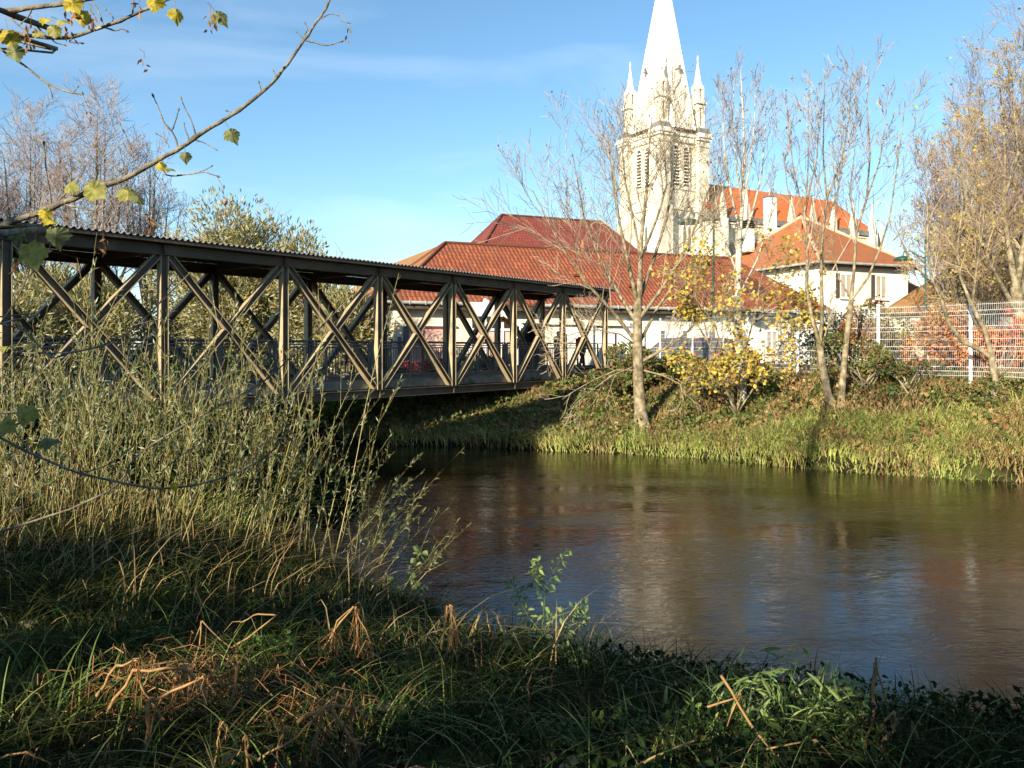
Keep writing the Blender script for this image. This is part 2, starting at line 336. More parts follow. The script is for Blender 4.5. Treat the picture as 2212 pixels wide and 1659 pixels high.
def ground_h(P):
    P = np.asarray(P, float).reshape(-1, 2)
    df = signed(P, FAR, -1); dn = signed(P, NEAR, 1)
    W = np.interp(P[:,0], [-8, 0, 3, 5.2, 7.2, 9, 14], [11.0, 12.0, 11.0, 7.6, 5.2, 4.0, 3.3])
    s = df/W
    hf = np.interp(s, [-0.6, -0.04, 0, 0.03, 0.12, 0.3, 0.6, 0.85, 1.1, 3], [-4.3, -3.5, -3.15, -2.9, -2.62, -2.2, -1.55, -1.05, -0.82, -0.9])
    hn = np.interp(dn, [-2.5, -0.3, 0, 0.4, 1.2, 2.5, 4.5, 7, 12], [-4.3, -3.5, -3.12, -2.75, -2.35, -2.0, -1.78, -1.62, -1.55])
    h = np.maximum(hf, hn)
    k = np.clip(np.abs(h+3.1)*1.5, 0, 1)
    nzv = np.array([noise.noise(Vector((x*0.5, y*0.5, 0)))*0.18 + noise.noise(Vector((x*1.7, y*1.7, 3)))*0.07 for x, y in P])
    far_flat = np.clip((df - W*1.2)/2, 0, 1)
    return h + nzv*k*(1-0.85*far_flat)
def axis(lo, f0, f1, hi, step):
    a = list(np.arange(f0, f1+1e-6, step)); s = step; x = f1
    while x < hi: s *= 1.35; x += s; a.append(x)
    s = step; x = f0; pre = []
    while x > lo: s *= 1.35; x -= s; pre.append(x)
    return np.array(pre[::-1] + a)
ax_, ay_ = axis(-900, -20, 24, 900, 0.3), axis(-600, -4, 40, 1500, 0.3)
GX, GY = np.meshgrid(ax_, ay_)
PP = np.stack([GX.ravel(), GY.ravel()], 1)
HH = ground_h(PP)
nx, ny = len(ax_), len(ay_)
ii = (np.arange(ny-1)[:,None]*nx + np.arange(nx-1)[None,:]).ravel()
g = Geo(); g.add(np.column_stack([PP, HH]), np.stack([ii, ii+1, ii+nx+1, ii+nx], 1))
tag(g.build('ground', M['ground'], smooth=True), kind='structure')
g = Geo(); g.add([(-400,-300,WATER),(400,-300,WATER),(400,300,WATER),(-400,300,WATER)], [(0,1,2,3)])
tag(g.build('water', M['water']), kind='structure')
def gh(x, y): return float(ground_h([(x, y)])[0])

# ================================================================== BRIDGE
BD = Vector((0.6155, 0.788, 0)); BN = Vector((0.788, -0.6155, 0)); UP = Vector((0, 0, 1))   # along, outward (to viewer), up
def BP(s, lat, z):
    "point of the bridge: s metres back from the far end along it, lat metres in from the near truss"
    o = Vector((0.781*35.05-23.3, 35.05, 0))
    return o - BD*s - BN*lat + UP*z
PAN = 3.37; NP = 10; BW = 3.4
SK = [0, 3.287, 6.535, 9.924, 13.30, 16.75, 20.19, 23.57, 26.94, 30.31, 33.68]; S1 = SK[-1]
def sk(k): return float(np.interp(k, range(NP+1), SK))
bridge = thing('footbridge', 'covered dark steel truss footbridge with corrugated roof crossing the river', 'bridge', BP(0, 1.7, -0.91))
def hsec(gm, p, q, across, w=0.19, d=0.20, t=0.016, mat=0):
    "H section from p to q: web in the truss plane, flanges square to it"
    p = Vector(p); q = Vector(q); ax = (q-p).normalized(); L = (q-p).length
    sd_ = ax.cross(across).normalized(); c = (p+q)/2
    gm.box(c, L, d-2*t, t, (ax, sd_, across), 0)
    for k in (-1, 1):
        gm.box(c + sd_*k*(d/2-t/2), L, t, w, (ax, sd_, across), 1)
for side, lat in (('near', 0), ('far', BW)):
    for k in range(NP+1):
        g = Geo(); hsec(g, BP(sk(k), lat, -1.24), BP(sk(k), lat, 2.23), BN)
        g.box(BP(sk(k), lat, 2.15), 0.34, 0.012, 0.2, (BD, BN, UP), 0); g.box(BP(sk(k), lat, -1.14), 0.34, 0.012, 0.24, (BD, BN, UP), 0)
        g.build('truss_post', [M['steel'], M['steel_sun_tone']], bridge)
    for k in range(NP):
        a, b = sk(k)+0.16, sk(k+1)-0.16
        for (s0, s1, off) in ((a, b, 0.0), (b, a, 0.0)):
            p, q = BP(s0, lat, -1.16), BP(s1, lat, 2.22)
            if s0 == a:
                g = Geo(); hsec(g, p, q, BN, 0.17, 0.17); g.build('truss_brace', [M['steel'], M['steel_sun_tone']], bridge)
            else:
                mid = (p+q)/2; d_ = (q-p).normalized()*0.11
                g = Geo(); hsec(g, p, mid-d_, BN, 0.17, 0.17); hsec(g, mid+d_, q, BN, 0.17, 0.17)
                g.build('truss_brace', [M['steel'], M['steel_sun_tone']], bridge)
    def chord(z, h, name):
        g = Geo(); p, q = BP(-0.35, lat, z), BP(S1+0.35, lat, z)
        g.bar(p, q, 0.02, h-0.03, UP)
        for k in (-1, 1): g.bar(p+UP*k*(h/2-0.009), q+UP*k*(h/2-0.009), 0.20, 0.018, UP)
        for k in range(NP+1):
            g.box(BP(sk(k), lat, z), 0.014, 0.19, h-0.04, (BD, BN, UP))
        if name == 'top_chord' or True:
            s = PAN*2.0+ (PAN*0.0)
            for j in (-0.09, 0.09):
                g.box(BP(PAN*2+PAN*1+j*0, lat-0.03, z+j), 0.5, 0.02, 0.03, (BD, BN, UP))
        g.build(name, M['steel'], bridge)
    chord(2.39, 0.29, 'top_chord'); chord(-1.37, 0.25, 'bottom_chord')
# concrete edge beams and deck
for lat in (0.20, BW-0.20):
    g = Geo(); g.bar(BP(-0.3, lat, -1.08), BP(S1+0.3, lat, -1.08), 0.16, 0.27, UP); g.build('edge_beam', M['concrete'], bridge)
g = Geo(); g.bar(BP(-1.6, BW/2, -0.99), BP(S1+2, BW/2, -0.99), BW-0.6, 0.12, UP)
g.build('deck', M['deck'], bridge)
g = Geo()
for k in np.arange(0, NP+0.01, 0.5): g.bar(BP(sk(k), 0.12, -1.34), BP(sk(k), BW-0.12, -1.34), 0.12, 0.2, UP)
for k in range(NP):
    g.bar(BP(sk(k), 0.15, -1.40), BP(sk(k+1), BW-0.15, -1.40), 0.06, 0.06, UP)
g.build('floor_frame', M['steel'], bridge)
g = Geo()
for k in range(NP+1): g.bar(BP(sk(k), 0.12, 2.42), BP(sk(k), BW-0.12, 2.42), 0.1, 0.18, UP)
for k in range(NP):
    a, b = (0.15, BW-0.15) if k % 2 else (BW-0.15, 0.15)
    g.bar(BP(sk(k), a, 2.28), BP(sk(k+1), b, 2.28), 0.03, 0.03, UP)
for j in range(5): g.bar(BP(-0.5, 0.3+j*0.7, 2.555), BP(S1+0.5, 0.3+j*0.7, 2.555), 0.07, 0.07, UP)
g.build('roof_frame', M['steel'], bridge)
# corrugated roof
n = 1500; ss = np.linspace(-0.55, S1+0.6, n)
zz = 2.625 + 0.028*np.sin(ss*2*math.pi/0.155)
g = Geo()
for dz in (0.0, -0.012):
    rows = []
    for lat in (-0.32, BW/2, BW+0.32):
        base = np.array([tuple(BP(s, lat, 0)) for s in ss]); base[:,2] = zz + dz + (0.05 if lat == BW/2 else 0); rows.append(base)
    V = np.concatenate(rows); i = np.arange(n-1)
    g.add(V, np.concatenate([np.stack([i+a*n, i+1+a*n, i+1+(a+1)*n, i+(a+1)*n], 1) for a in (0, 1)]))
g.build('roof_sheet', M['roofsheet'], bridge, smooth=True)
g = Geo(); g.bar(BP(-0.5, -0.30, 2.55), BP(S1+0.5, -0.30, 2.55), 0.01, 0.07, UP); g.build('eave_flashing', M['steel'], bridge)
# railings
for lat in (0.34, BW-0.34):
    for k in range(NP):
        s0, s1 = sk(k)+0.05, sk(k+1)-0.05
        g = Geo()
        g.tube([BP(s0, lat, 0.235), BP(s1, lat, 0.235)], 0.024, 8)
        for z, h in ((0.14, 0.025), (0.05, 0.04), (-0.80, 0.035)): g.bar(BP(s0, lat, z), BP(s1, lat, z), 0.045, h, UP)
        for s in np.arange(s0+0.06, s1, 0.115): g.bar(BP(s, lat, -0.80), BP(s, lat, 0.05), 0.014, 0.014, BD)
        for s in (s0, (s0+s1)/2, s1): g.box(BP(s, lat, -0.34), 0.05, 0.05, 1.12, (BD, BN, UP))
        g.build('railing', M['rail'], bridge)
for lat in (0.34, BW-0.34):
    g = Geo()
    for z in (0.235, 0.03): g.bar(BP(-0.05, lat, z), BP(-1.5, lat, z), 0.04, 0.035, UP)
    for s in np.arange(-1.45, 0, 0.115): g.bar(BP(s, lat, -0.80), BP(s, lat, 0.03), 0.014, 0.014, BD)
    g.box(BP(-1.5, lat, -0.1), 0.06, 0.06, 1.65, (BD, BN, UP))
    g.build('end_railing', M['rail'], bridge)
g = Geo(); g.bar(BP(-0.2, BW/2, -1.85), BP(-1.4, BW/2, -1.85), BW+0.8, 0.95, UP); g.build('abutment', M['concrete'], bridge); g = Geo()
g.bar(BP(S1-0.3, BW/2, -1.9), BP(S1+1.6, BW/2, -1.9), BW+0.8, 0.9, UP)
g.build('abutment', M['concrete'], bridge)

# ================================================================== BUILDINGS
TR = Vector((0.92, 0.39, 0)).normalized(); TB = Vector((-TR.y, TR.x, 0))      # town grid: right, back
def roofface(gm, pts, udir, mat=0):
    "roof plane with uv in metres: u along udir, v up the slope"
    pts = [Vector(p) for p in pts]; nn = (pts[1]-pts[0]).cross(pts[2]-pts[0]).normalized()
    u = Vector(udir).normalized(); v = nn.cross(u).normalized()
    if v.z < 0: v = -v
    gm.poly(pts, mat, [((p-pts[0]).dot(u)+50, (p-pts[0]).dot(v)+50) for p in pts])
def hiproof(name, mats, parent, o, a, b, L, W, z0, z1, hip_l, hip_r, over=0.0, facemats=(0,0,0,0), thick=0.12):
    "hipped roof; o = front left eave corner, a = right, b = back"
    P = lambda u, v, z: o + a*u + b*v + UP*z
    g = Geo()
    fl, fr, br_, bl = P(0,0,z0), P(L,0,z0), P(L,W,z0), P(0,W,z0)
    rl, rr = P(hip_l, W/2, z1), P(L-hip_r, W/2, z1)
    roofface(g, [fl, fr, rr, rl], a, facemats[0]); roofface(g, [fr, br_, rr], b, facemats[1])
    roofface(g, [br_, bl, rl, rr], a, facemats[2]); roofface(g, [bl, fl, rl], b, facemats[3])
    dn = UP*thick
    g.poly([fl-dn, bl-dn, br_-dn, fr-dn], 0)
    for p, q in ((fl, fr), (fr, br_), (br_, bl), (bl, fl)): g.poly([p-dn, q-dn, q, p], 0)
    o_ = g.build(name, mats, parent)
    h = Geo()
    for p, q in ((rl, rr), (fl, rl), (fr, rr), (br_, rr), (bl, rl)):
        if (p-q).length > 0.3: h.tube([p+UP*0.02, q+UP*0.02], 0.10, 6)
    h.build('ridge_tiles', mats, o_)
    return o_
def window(parent, p, a, out, w, h, frame=0.07, bars=(1, 1), gm='glass', fm='white_paint', sill=True):
    "window centred at p on a wall with right direction a and outward normal"
    f = Geo(); AX = (a, out, UP)
    for k in (-1, 1):
        f.box(p+a*k*(w/2-frame/2)+out*0.03, frame, 0.08, h, AX); f.box(p+UP*k*(h/2-frame/2)+out*0.031, w-2*frame, 0.08, frame, AX)
    for i in range(1, bars[0]+1): f.box(p+a*(-w/2+w*i/(bars[0]+1))+out*0.025, frame*0.7, 0.05, h-2*frame, AX)
    for i in range(1, bars[1]+1): f.box(p+UP*(-h/2+h*i/(bars[1]+1))+out*0.024, w-2*frame, 0.045, frame*0.6, AX)
    if sill: f.box(p-UP*(h/2+0.05)+out*0.08, w+0.2, 0.2, 0.07, AX)
    wo_ = f.build('window', M[fm], parent)
    q = Geo(); q.box(p+out*0.012, w-2*frame, 0.02, h-2*frame, AX); q.build('pane', M[gm], wo_)
    return wo_
def downpipe(parent, top, z1, mat='zinc'):
    g = Geo(); g.tube([top, top+UP*-0.3, Vector((top.x, top.y, z1))], 0.05, 8); return g.build('downpipe', M[mat], parent)

# ---- building A: long low hall with a wing going back at its left end
A0 = Vector((-5.96, 38.0, 0)); AL = 27.7; AW = 8.74; EZ, RZ = 2.30, 5.80; GZ = -1.2
hall = thing('low_hall', 'long low cream building with red orange tiled hip roof behind footbridge and fence', 'building', A0+TR*12+TB*4+UP*GZ)
ov = 0.65
def AP(u, v, z): return A0 + TR*u + TB*v + UP*z
rf = hiproof('roof', [M['tile_orange'], M['tile_brown']], hall, A0, TR, TB, AL, AW, EZ, RZ, 4.37, 4.37, facemats=(0,0,0,1))  # left hip face gets the browner tiles
# back wing
g = Geo()
roofface(g, [AP(0, 4.2, EZ+0.004), AP(0, 21, EZ+0.004), AP(4.37, 21, RZ-0.004), AP(4.37, 4.4, RZ-0.004)], TB, 0)
roofface(g, [AP(8.74, 4.4, EZ+0.004), AP(8.74, 21, EZ+0.004), AP(4.37, 21, RZ-0.004), AP(4.37, 4.4, RZ-0.004)], TB, 0)
g.build('wing_roof', [M['tile_brown']], hall)
g = Geo(); g.box(AP(4.37, 13, (EZ+GZ)/2), 8.74-2*ov, 15.5, EZ-GZ-0.2, (TR, TB, UP)); g.build('wing_wall', M['wall_cream'], hall)
# front wall with a recessed passage (built as separate solid stretches)
g = Geo()
def wallrun(u0, u1, v=ov, th=0.3, z0=GZ, z1=EZ-0.12):
    g.box(AP((u0+u1)/2, v+th/2, (z0+z1)/2), u1-u0, th, z1-z0, (TR, TB, UP))
wallrun(ov, 6.95); wallrun(6.95, AL-ov, z0=1.35)
wallrun(8.7, AL-ov, v=ov+0.02, z1=1.35)
g.box(AP(ov+0.15, AW/2, (EZ+GZ)/2), 0.3, AW-2*ov-0.62, EZ-GZ-0.24, (TR, TB, UP))
g.box(AP(AL-ov-0.15, AW/2, (EZ+GZ)/2), 0.3, AW-2*ov-0.62, EZ-GZ-0.24, (TR, TB, UP))
g.box(AP(AL/2, AW-ov-0.15, (EZ+GZ)/2), AL-2*ov-0.62, 0.3, EZ-GZ-0.24, (TR, TB, UP))
g.build('wall', M['wall_cream'], hall)
g = Geo(); g.box(AP(7.9, 3.2, 0.3), 2.6, 0.2, 3.2, (TR, TB, UP)); g.box(AP(6.8, 2.1, 0.3), 0.2, 2.0, 3.2, (TR, TB, UP)); g.box(AP(9.0, 2.1, 0.3), 0.2, 2.0, 3.2, (TR, TB, UP)); g.build('recess', M['greywall'], hall)
g = Geo()
for dx in (0, 0.62): g.box(AP(7.35+dx, 3.08, 1.0-dx*0.25), 0.45, 0.02, 0.32, (TR, TB, UP))
g.build('notice', M['white_paint'], hall)
g = Geo(); g.box(AP(9.6, 0.55, 1.45), 2.0, 0.35, 0.32, (TR, TB, UP)); g.box(AP(12.3, 0.52, 1.4), 2.6, 0.35, 0.28, (TR, TB, UP)); g.build('lintel', M['wall_cream'], hall)
g = Geo(); g.box(AP(AL/2, ov/2+0.02, EZ-0.155), AL-0.15, ov-0.1, 0.05, (TR, TB, UP)); g.box(AP(AL/2, 0.05, EZ-0.25), AL-0.2, 0.06, 0.2, (TR, TB, UP)); g.build('soffit', M['wood_dark'], hall)
for u0, u1 in ((-0.1, 4.85), (8.2, AL)):
    g = Geo(); g.tube([AP(u0, -0.08, EZ-0.06), AP(u1, -0.08, EZ-0.06)], 0.085, 10, cap=True)
    for u in np.arange(u0+0.4, u1, 0.8): g.box(AP(u, -0.085, EZ-0.06), 0.03, 0.20, 0.20, (TR, TB, UP))
    g.build('gutter', M['zinc'], hall)
# reddish panel under a sill at the left, pillar, porch
g = Geo(); g.box(AP(2.3, ov-0.02, 0.05), 2.0, 0.06, 1.95, (TR, TB, UP)); g.build('pink_panel', M['pink'], hall)
g = Geo(); g.box(AP(2.3, ov-0.05, 1.07), 2.05, 0.12, 0.09, (TR, TB, UP)); g.build('oxblood_trim', M['oxred'], hall)
g = Geo(); g.box(AP(2.35, ov-0.10, 1.17), 2.5, 0.2, 0.08, (TR, TB, UP)); g.box(AP(2.4, ov-0.06, -0.62), 3.5, 0.14, 0.07, (TR, TB, UP)); g.build('sill', M['white_paint'], hall)
g = Geo(); g.box(AP(1.12, ov-0.03, 0.15), 0.28, 0.06, 1.9, (TR, TB, UP)); g.box(AP(0.80, ov-0.03, -0.1), 0.16, 0.06, 1.4, (TR, TB, UP)); g.build('shutter', M['rail'], hall)
PO = AP(6.35, ov, 0)   # porch front left, sticks out 1.6 m
porch = Geo()
fr_ = lambda u, z, v=-1.2: AP(4.0+u*0.82, ov+v, z-0.12)
porch.box(AP(5.25, ov-1.14, -0.1), 2.4, 0.12, 2.0, (TR, TB, UP)); po = porch.build('porch_wall', M['pink'], hall)
g = Geo()
for u in (0.06, 1.02, 2.1, 2.95): g.box(fr_(u, 0.15, -1.22), 0.10, 0.10, 2.6 if u < 2.5 else 2.3, (TR, TB, UP))
g.box(fr_(1.5, 1.08, -1.23), 2.45, 0.09, 0.12, (TR, TB, UP)); g.box(fr_(1.05, 1.78, -1.23), 1.7, 0.09, 0.1, (TR, TB, UP))
g.build('porch_frame', M['white_paint'], hall)
g = Geo(); g.box(fr_(0.55, 1.43), 0.68, 0.03, 0.6, (TR, TB, UP)); g.box(fr_(1.55, 1.40), 0.78, 0.03, 0.55, (TR, TB, UP)); g.build('porch_pane', M['glass'], hall)
g = Geo(); g.poly([fr_(0.02, 1.84, -1.18), fr_(2.4, 1.84, -1.18), fr_(0.9, 2.42, -1.18), fr_(0.02, 2.42, -1.18)]); g.build('porch_gable', M['wall_white'], hall)
g = Geo(); roofface(g, [fr_(0.9, 2.55, -1.45), fr_(3.3, 1.30, -1.45), fr_(3.3, 1.30, 0.5), fr_(0.9, 2.55, 2.2)], TR, 0); g.build('porch_roof', M['tile_orange'], hall)
g = Geo(); g.bar(fr_(0.75, 2.53, -1.48), fr_(3.3, 1.22, -1.48), 0.04, 0.2, UP); g.build('barge_board', M['white_paint'], hall)
g = Geo(); g.tube([fr_(3.15, 1.2, -1.5), fr_(3.1, 0.95, -1.4), fr_(3.05, 0.8, -1.3), fr_(3.05, -0.9, -1.3)], 0.055, 8); g.build('downpipe', M['white_paint'], hall)
for u, w in ((15.9, 0.45), (17.4, 0.45), (19.2, 0.45), (21.4, 0.9), (23.6, 0.9)):
    window(hall, AP(u, ov, 0.45), TR, -TB, w, 1.3, gm='glass' if w < 0.6 else 'shade', bars=(0 if w < 0.6 else 1, 0))
for u in (11.2, 14.4):
    g = Geo(); g.box(AP(u, ov-0.10, 0.1), 0.35, 0.25, 2.5, (TR, TB, UP)); g.build('pillar', M['wall_white'], hall)
downpipe(hall, AP(10.1, ov-0.3, 2.1), 1.5, 'white_paint'); downpipe(hall, AP(26.2, ov-0.08, EZ-0.2), GZ)
g = Geo()
for u, v, z in ((6.5, 1.7, 3.72), (11.2, 2.2, 4.1), (14.3, 1.5, 3.55), (17.8, 1.6, 3.6)):
    g.box(AP(u, v, z), 0.28, 0.4, 0.12, (TR, TB, UP))
g.build('vent_tile', M['tile_orange'], hall)
for u0, u1 in ((8.8, 10.9), (11.5, 14.1), (14.75, 15.6), (16.2, 17.1), (17.7, 18.9), (19.5, 20.8), (22.0, 23.0), (24.2, 26.5)):
    g = Geo(); g.box(AP((u0+u1)/2, ov-0.03, 0.05), u1-u0, 0.08, 2.3, (TR, TB, UP)); g.build('white_panel', M['wall_white'], hall)
g = Geo()      # low dormer eye in the roof near the right end
prof = [(-1.0, 0), (-0.6, .16), (-0.2, .26), (.2, .26), (.6, .16), (1.0, 0)]
fr2 = [AP(23.0+x, 1.3, EZ+1.05+z) for x, z in prof]; bk = [AP(23.0+x, 2.6, EZ+2.1+z*0.1) for x, z in prof]
for i in range(5): g.poly([fr2[i], fr2[i+1], bk[i+1], bk[i]], 0)
g.build('eyebrow_dormer', M['tile_orange'], hall); g = Geo(); g.poly([p+TB*0.03 for p in fr2], 0); g.build('dormer_opening', M['wood_dark'], hall)

# ---- building C: tall flat-tiled hip roof behind
C0 = Vector((-0.79, 62.0, 0)) - TR*5 - TB*5
backhall = thing('tall_roofed_hall', 'building with tall dark red hip roof rising behind the low hall', 'building', C0+TR*9+TB*5+UP*GZ)
hiproof('roof', [M['tile_flat']], backhall, C0, TR, TB, 18.4, 10, 4.7, 10.4, 5, 4.6)
g = Geo(); g.box(C0+TR*9.2+TB*5+UP*1.7, 17.4, 9, 5.8, (TR, TB, UP)); g.build('wall', M['wall_cream'], backhall)
g = Geo(); g.tube([C0+TR*10.6+TB*2.2+UP*7.0, C0+TR*10.6+TB*2.2+UP*8.4], 0.13, 8, cap=True); g.build('vent_pipe', M['tile_bright'], backhall)

# ---- house D
D0 = Vector((21.6, 56.0, 0)); DH = 6.15
house = thing('white_house', 'white two storey house with orange tiled pyramid roof right of the church', 'house', D0+TR*5+TB*7+UP*GZ)
def DP(u, v, z): return D0 + TR*u + TB*v + UP*z
g = Geo(); ap = DP(4.75, 7.0, 10.6); c4 = [DP(0,0,DH), DP(9.7,0,DH), DP(9.7,14,DH), DP(0,14,DH)]
roofface(g, [c4[0], c4[1], ap], TR); roofface(g, [c4[1], c4[2], ap], TB); roofface(g, [c4[2], c4[3], ap], TR); roofface(g, [c4[3], c4[0], ap], TB)
g.poly([c4[0]-UP*.05, c4[3]-UP*.05, c4[2]-UP*.05, c4[1]-UP*.05])
hr = g.build('roof', M['tile_house'], house)
g = Geo()
for c in c4: g.tube([c+UP*.03, ap+UP*.03], 0.13, 6)
g.build('ridge_tiles', surf('ridge_tile_pink', (0.50,0.30,0.20), (0.58,0.38,0.27), 2, 0.8), hr)
g = Geo(); g.box(DP(3.6, 9.3, 11.0), 0.75, 0.75, 3.0, (TR, TB, UP)); g.build('chimney', M['wall_white'], hr)
g = Geo(); g.box(DP(3.6, 9.3, 12.56), 0.95, 0.95, 0.12, (TR, TB, UP)); g.build('chimney_cap', M['slate'], hr)
g = Geo(); g.box(DP(1.55, 9.7, 8.9), 0.7, 1.0, 1.9, (TR, TB, UP)); g.build('chimney', M['wall_white'], hr)
g = Geo()
for k in range(4): g.box(DP(1.55, 9.7, 9.95+k*0.16), 1.15, 1.4, 0.06, (TR, TB, UP))
for i in (-1, 1):
    for j in (-1, 1): g.box(DP(1.55+i*.3, 9.7+j*.4, 10.2), 0.1, 0.1, 0.75, (TR, TB, UP))
g.build('chimney_cowl', M['wood_dark'], hr)
for (u, v, z) in ((2.5, 3.9, 8.3), (3.2, 5.4, 9.2)):
    g = Geo(); g.tube([DP(u, v, z-0.3), DP(u, v, z+0.9)], 0.11, 8, cap=True); g.build('vent_pipe', M['tile_bright'], hr)
g = Geo(); g.box(DP(4.85, 7, (DH+GZ)/2-0.03), 8.5, 12.8, DH-GZ-0.1, (TR, TB, UP)); g.build('wall', M['wall_white'], house)
g = Geo(); g.box(DP(4.85, 7, DH-0.17), 9.5, 13.8, 0.12, (TR, TB, UP)); g.build('soffit', M['wood_dark'], house)
g = Geo()
g.tube([DP(-0.08,-0.08,DH-0.03), DP(9.8,-0.08,DH-0.03)], 0.09, 8); g.tube([DP(-0.08,-0.08,DH-0.03), DP(-0.08,14.1,DH-0.03)], 0.09, 8)
g.build('gutter', M['zinc'], house)
for u in (2.95, 6.35): window(house, DP(u, 0.6, 4.55), TR, -TB, 1.15, 1.75, gm='shade', bars=(1, 0))
window(house, DP(4.0, 0.6, 0.95), TR, -TB, 1.9, 1.5, gm='shade', bars=(1, 0))
for u in (2.15, 5.55):
    g = Geo(); g.box(DP(u, 0.56, 4.55), 0.35, 0.05, 1.8, (TR, TB, UP)); g.build('shutter', M['wood_dark'], house)
downpipe(house, DP(0.52, 2.3, DH-0.2), GZ, 'white_paint')
g = Geo(); g.box(DP(-0.0, 1.2, 1.2), 1.2, 1.8, 0.12, (TR, TB, (UP+TR*0.5).normalized())); g.build('porch_canopy', M['white_paint'], house)

# ---- house E small orange roof to the right, and F brown roofed building
E0 = px(1990, 663, 61)
small = thing('small_annex', 'small cream building with orange tiled roof right of the white house', 'building', Vector((E0.x, E0.y, GZ)))
def EP(u, v, z): return Vector((E0.x, E0.y, 0)) + TR*u + TB*v + UP*z
g = Geo(); ez = E0.z; rz = ez + 2.3
roofface(g, [EP(0,0,ez), EP(4.6,0,ez), EP(1.4,2.6,rz), EP(0.3,2.6,rz)], TR); roofface(g, [EP(4.6,0,ez), EP(4.6,5.2,ez), EP(1.4,2.6,rz)], TB)
roofface(g, [EP(0,5.2,ez), EP(0,0,ez), EP(0.3,2.6,rz)], TB); roofface(g, [EP(4.6,5.2,ez), EP(0,5.2,ez), EP(0.3,2.6,rz), EP(1.4,2.6,rz)], TR)
g.build('roof', M['tile_house'], small)
g = Geo(); g.box(EP(2.3, 2.6, (ez+GZ)/2-0.05), 4.0, 4.5, ez-GZ-0.1, (TR, TB, UP)); g.build('wall', M['wall_cream'], small)
g = Geo(); g.box(EP(2.3, 0.2, ez-0.15), 4.5, 0.3, 0.25, (TR, TB, UP)); g.build('fascia', M['wood_dark'], small)
window(small, EP(1.3, 0.35, 0.7), TR, -TB, 1.0, 1.0, bars=(1, 1))
F0 = px(2125, 658, 50); F0 = Vector((F0.x, F0.y, 0))
brown = thing('brown_roofed_house', 'grey beige house with weathered brown roof behind the trees at right', 'house', F0+TR*6+TB*4+UP*GZ)
hiproof('roof', [M['tile_brown']], brown, F0, TR, TB, 14, 8, 2.5, 6.4, 4.0, 4.0)
g = Geo(); g.box(F0+TR*7+TB*4+UP*0.6, 13, 7, 3.6, (TR, TB, UP)); g.build('wall', surf('grey_render', (0.36,0.32,0.26), (0.44,0.40,0.33), 1.5, 0.9), brown)
for u in (3, 6.5, 10): window(brown, F0+TR*u+TB*0.5+UP*0.7, TR, -TB, 1.1, 1.1)

# ================================================================== CHURCH
ang = R(60); CR = Vector((math.sin(ang), math.cos(ang), 0)); CB = Vector((-CR.y, CR.x, 0))
TCEN = Vector((20.0, 105.5, 0))
church = thing('church', 'pale limestone neo gothic church with tall white spire and orange roofed nave', 'church', TCEN+UP*GZ)
def CP(u, v, z): return TCEN + CR*u + CB*v + UP*z
AX = (CR, CB, UP)
def arch(w, h, n=7):
    "pointed arch outline, base centre at origin"
    pts = [(-w/2, 0), (w/2, 0)]; sp = h - w*0.85
    right = []
    for i in range(n+1):
        t = i/n*R(60); right.append((-w/2 + w*math.cos(t), sp + w*0.98*math.sin(t)))
    return pts + right + [(-x, z) for x, z in right[::-1][1:]]
def archpanel(gm, c, a, out, w, h, depth=0.04, mat=0):
    pr = arch(w, h); f = [c + a*x + UP*z + out*depth for x, z in pr]; b = [c + a*x + UP*z - out*0.05 for x, z in pr]
    gm.poly(f, mat)
    for i in range(len(f)): gm.poly([b[i], b[(i+1) % len(f)], f[(i+1) % len(f)], f[i]], mat)
def archrim(gm, c, a, out, w, h, r=0.12, proud=0.1, mat=0):
    pr = arch(w, h); gm.tube([c + a*x + UP*z + out*proud for x, z in pr[1:]+[pr[0]]], r, 6, mat)
HS = 3.35      # half side of the shaft
CZ = 27.2     # cornice
faces = [(-CB, CR, 'right'), (-CR, -CB, 'left'), (CR, CB, 'r2'), (CB, -CR, 'b2')]   # outward, right-hand direction seen from outside
g = Geo()
g.box(CP(0,0,(CZ+GZ)/2), 2*HS, 2*HS, CZ-GZ, AX)
for i in (-1, 1):
    for j in (-1, 1):
        c = CP(i*(HS-0.1), j*(HS-0.1), 0)
        g.box(c+UP*(CZ+GZ)/2, 1.7, 1.7, CZ-GZ-0.4, AX)
        g.box(c+UP*(18.2+GZ)/2, 2.15, 2.15, 18.2-GZ, AX); g.box(c+UP*(11+GZ)/2, 2.6, 2.6, 11-GZ, AX)
        g.box(c+UP*(CZ-0.9), 1.95, 1.95, 0.35, AX)
for z, e in ((10.9, 0.24), (18.0, 0.2), (20.6, 0.14), (26.6, 0.15)): g.box(CP(0,0,z), 2*HS+e*2, 2*HS+e*2, 0.3, AX)
tower = g.build('tower', M['stone'], church)
g = Geo()   # cornice
for z, e, h in ((CZ-0.1, 0.2, 0.3), (CZ+0.2, 0.38, 0.24), (CZ+0.5, 0.22, 0.3)):
    g.box(CP(0,0,z), 2*HS+e*2, 2*HS+e*2, h, AX)
    for i in (-1, 1):
        for j in (-1, 1): g.box(CP(i*(HS-0.1), j*(HS-0.1), z+0.003), 1.8+e*2, 1.8+e*2, h+0.01, AX)
for o_, a in ((f[0], f[1]) for f in faces):
    for k in np.arange(-3.4, 3.41, 0.55): g.box(CP(0,0,CZ-0.45)+o_*(HS+0.2)+a*k*0.9, 0.2, 0.3, 0.45, (a, o_, UP))
g.build('cornice', M['stone_spire'], church)
g = Geo()
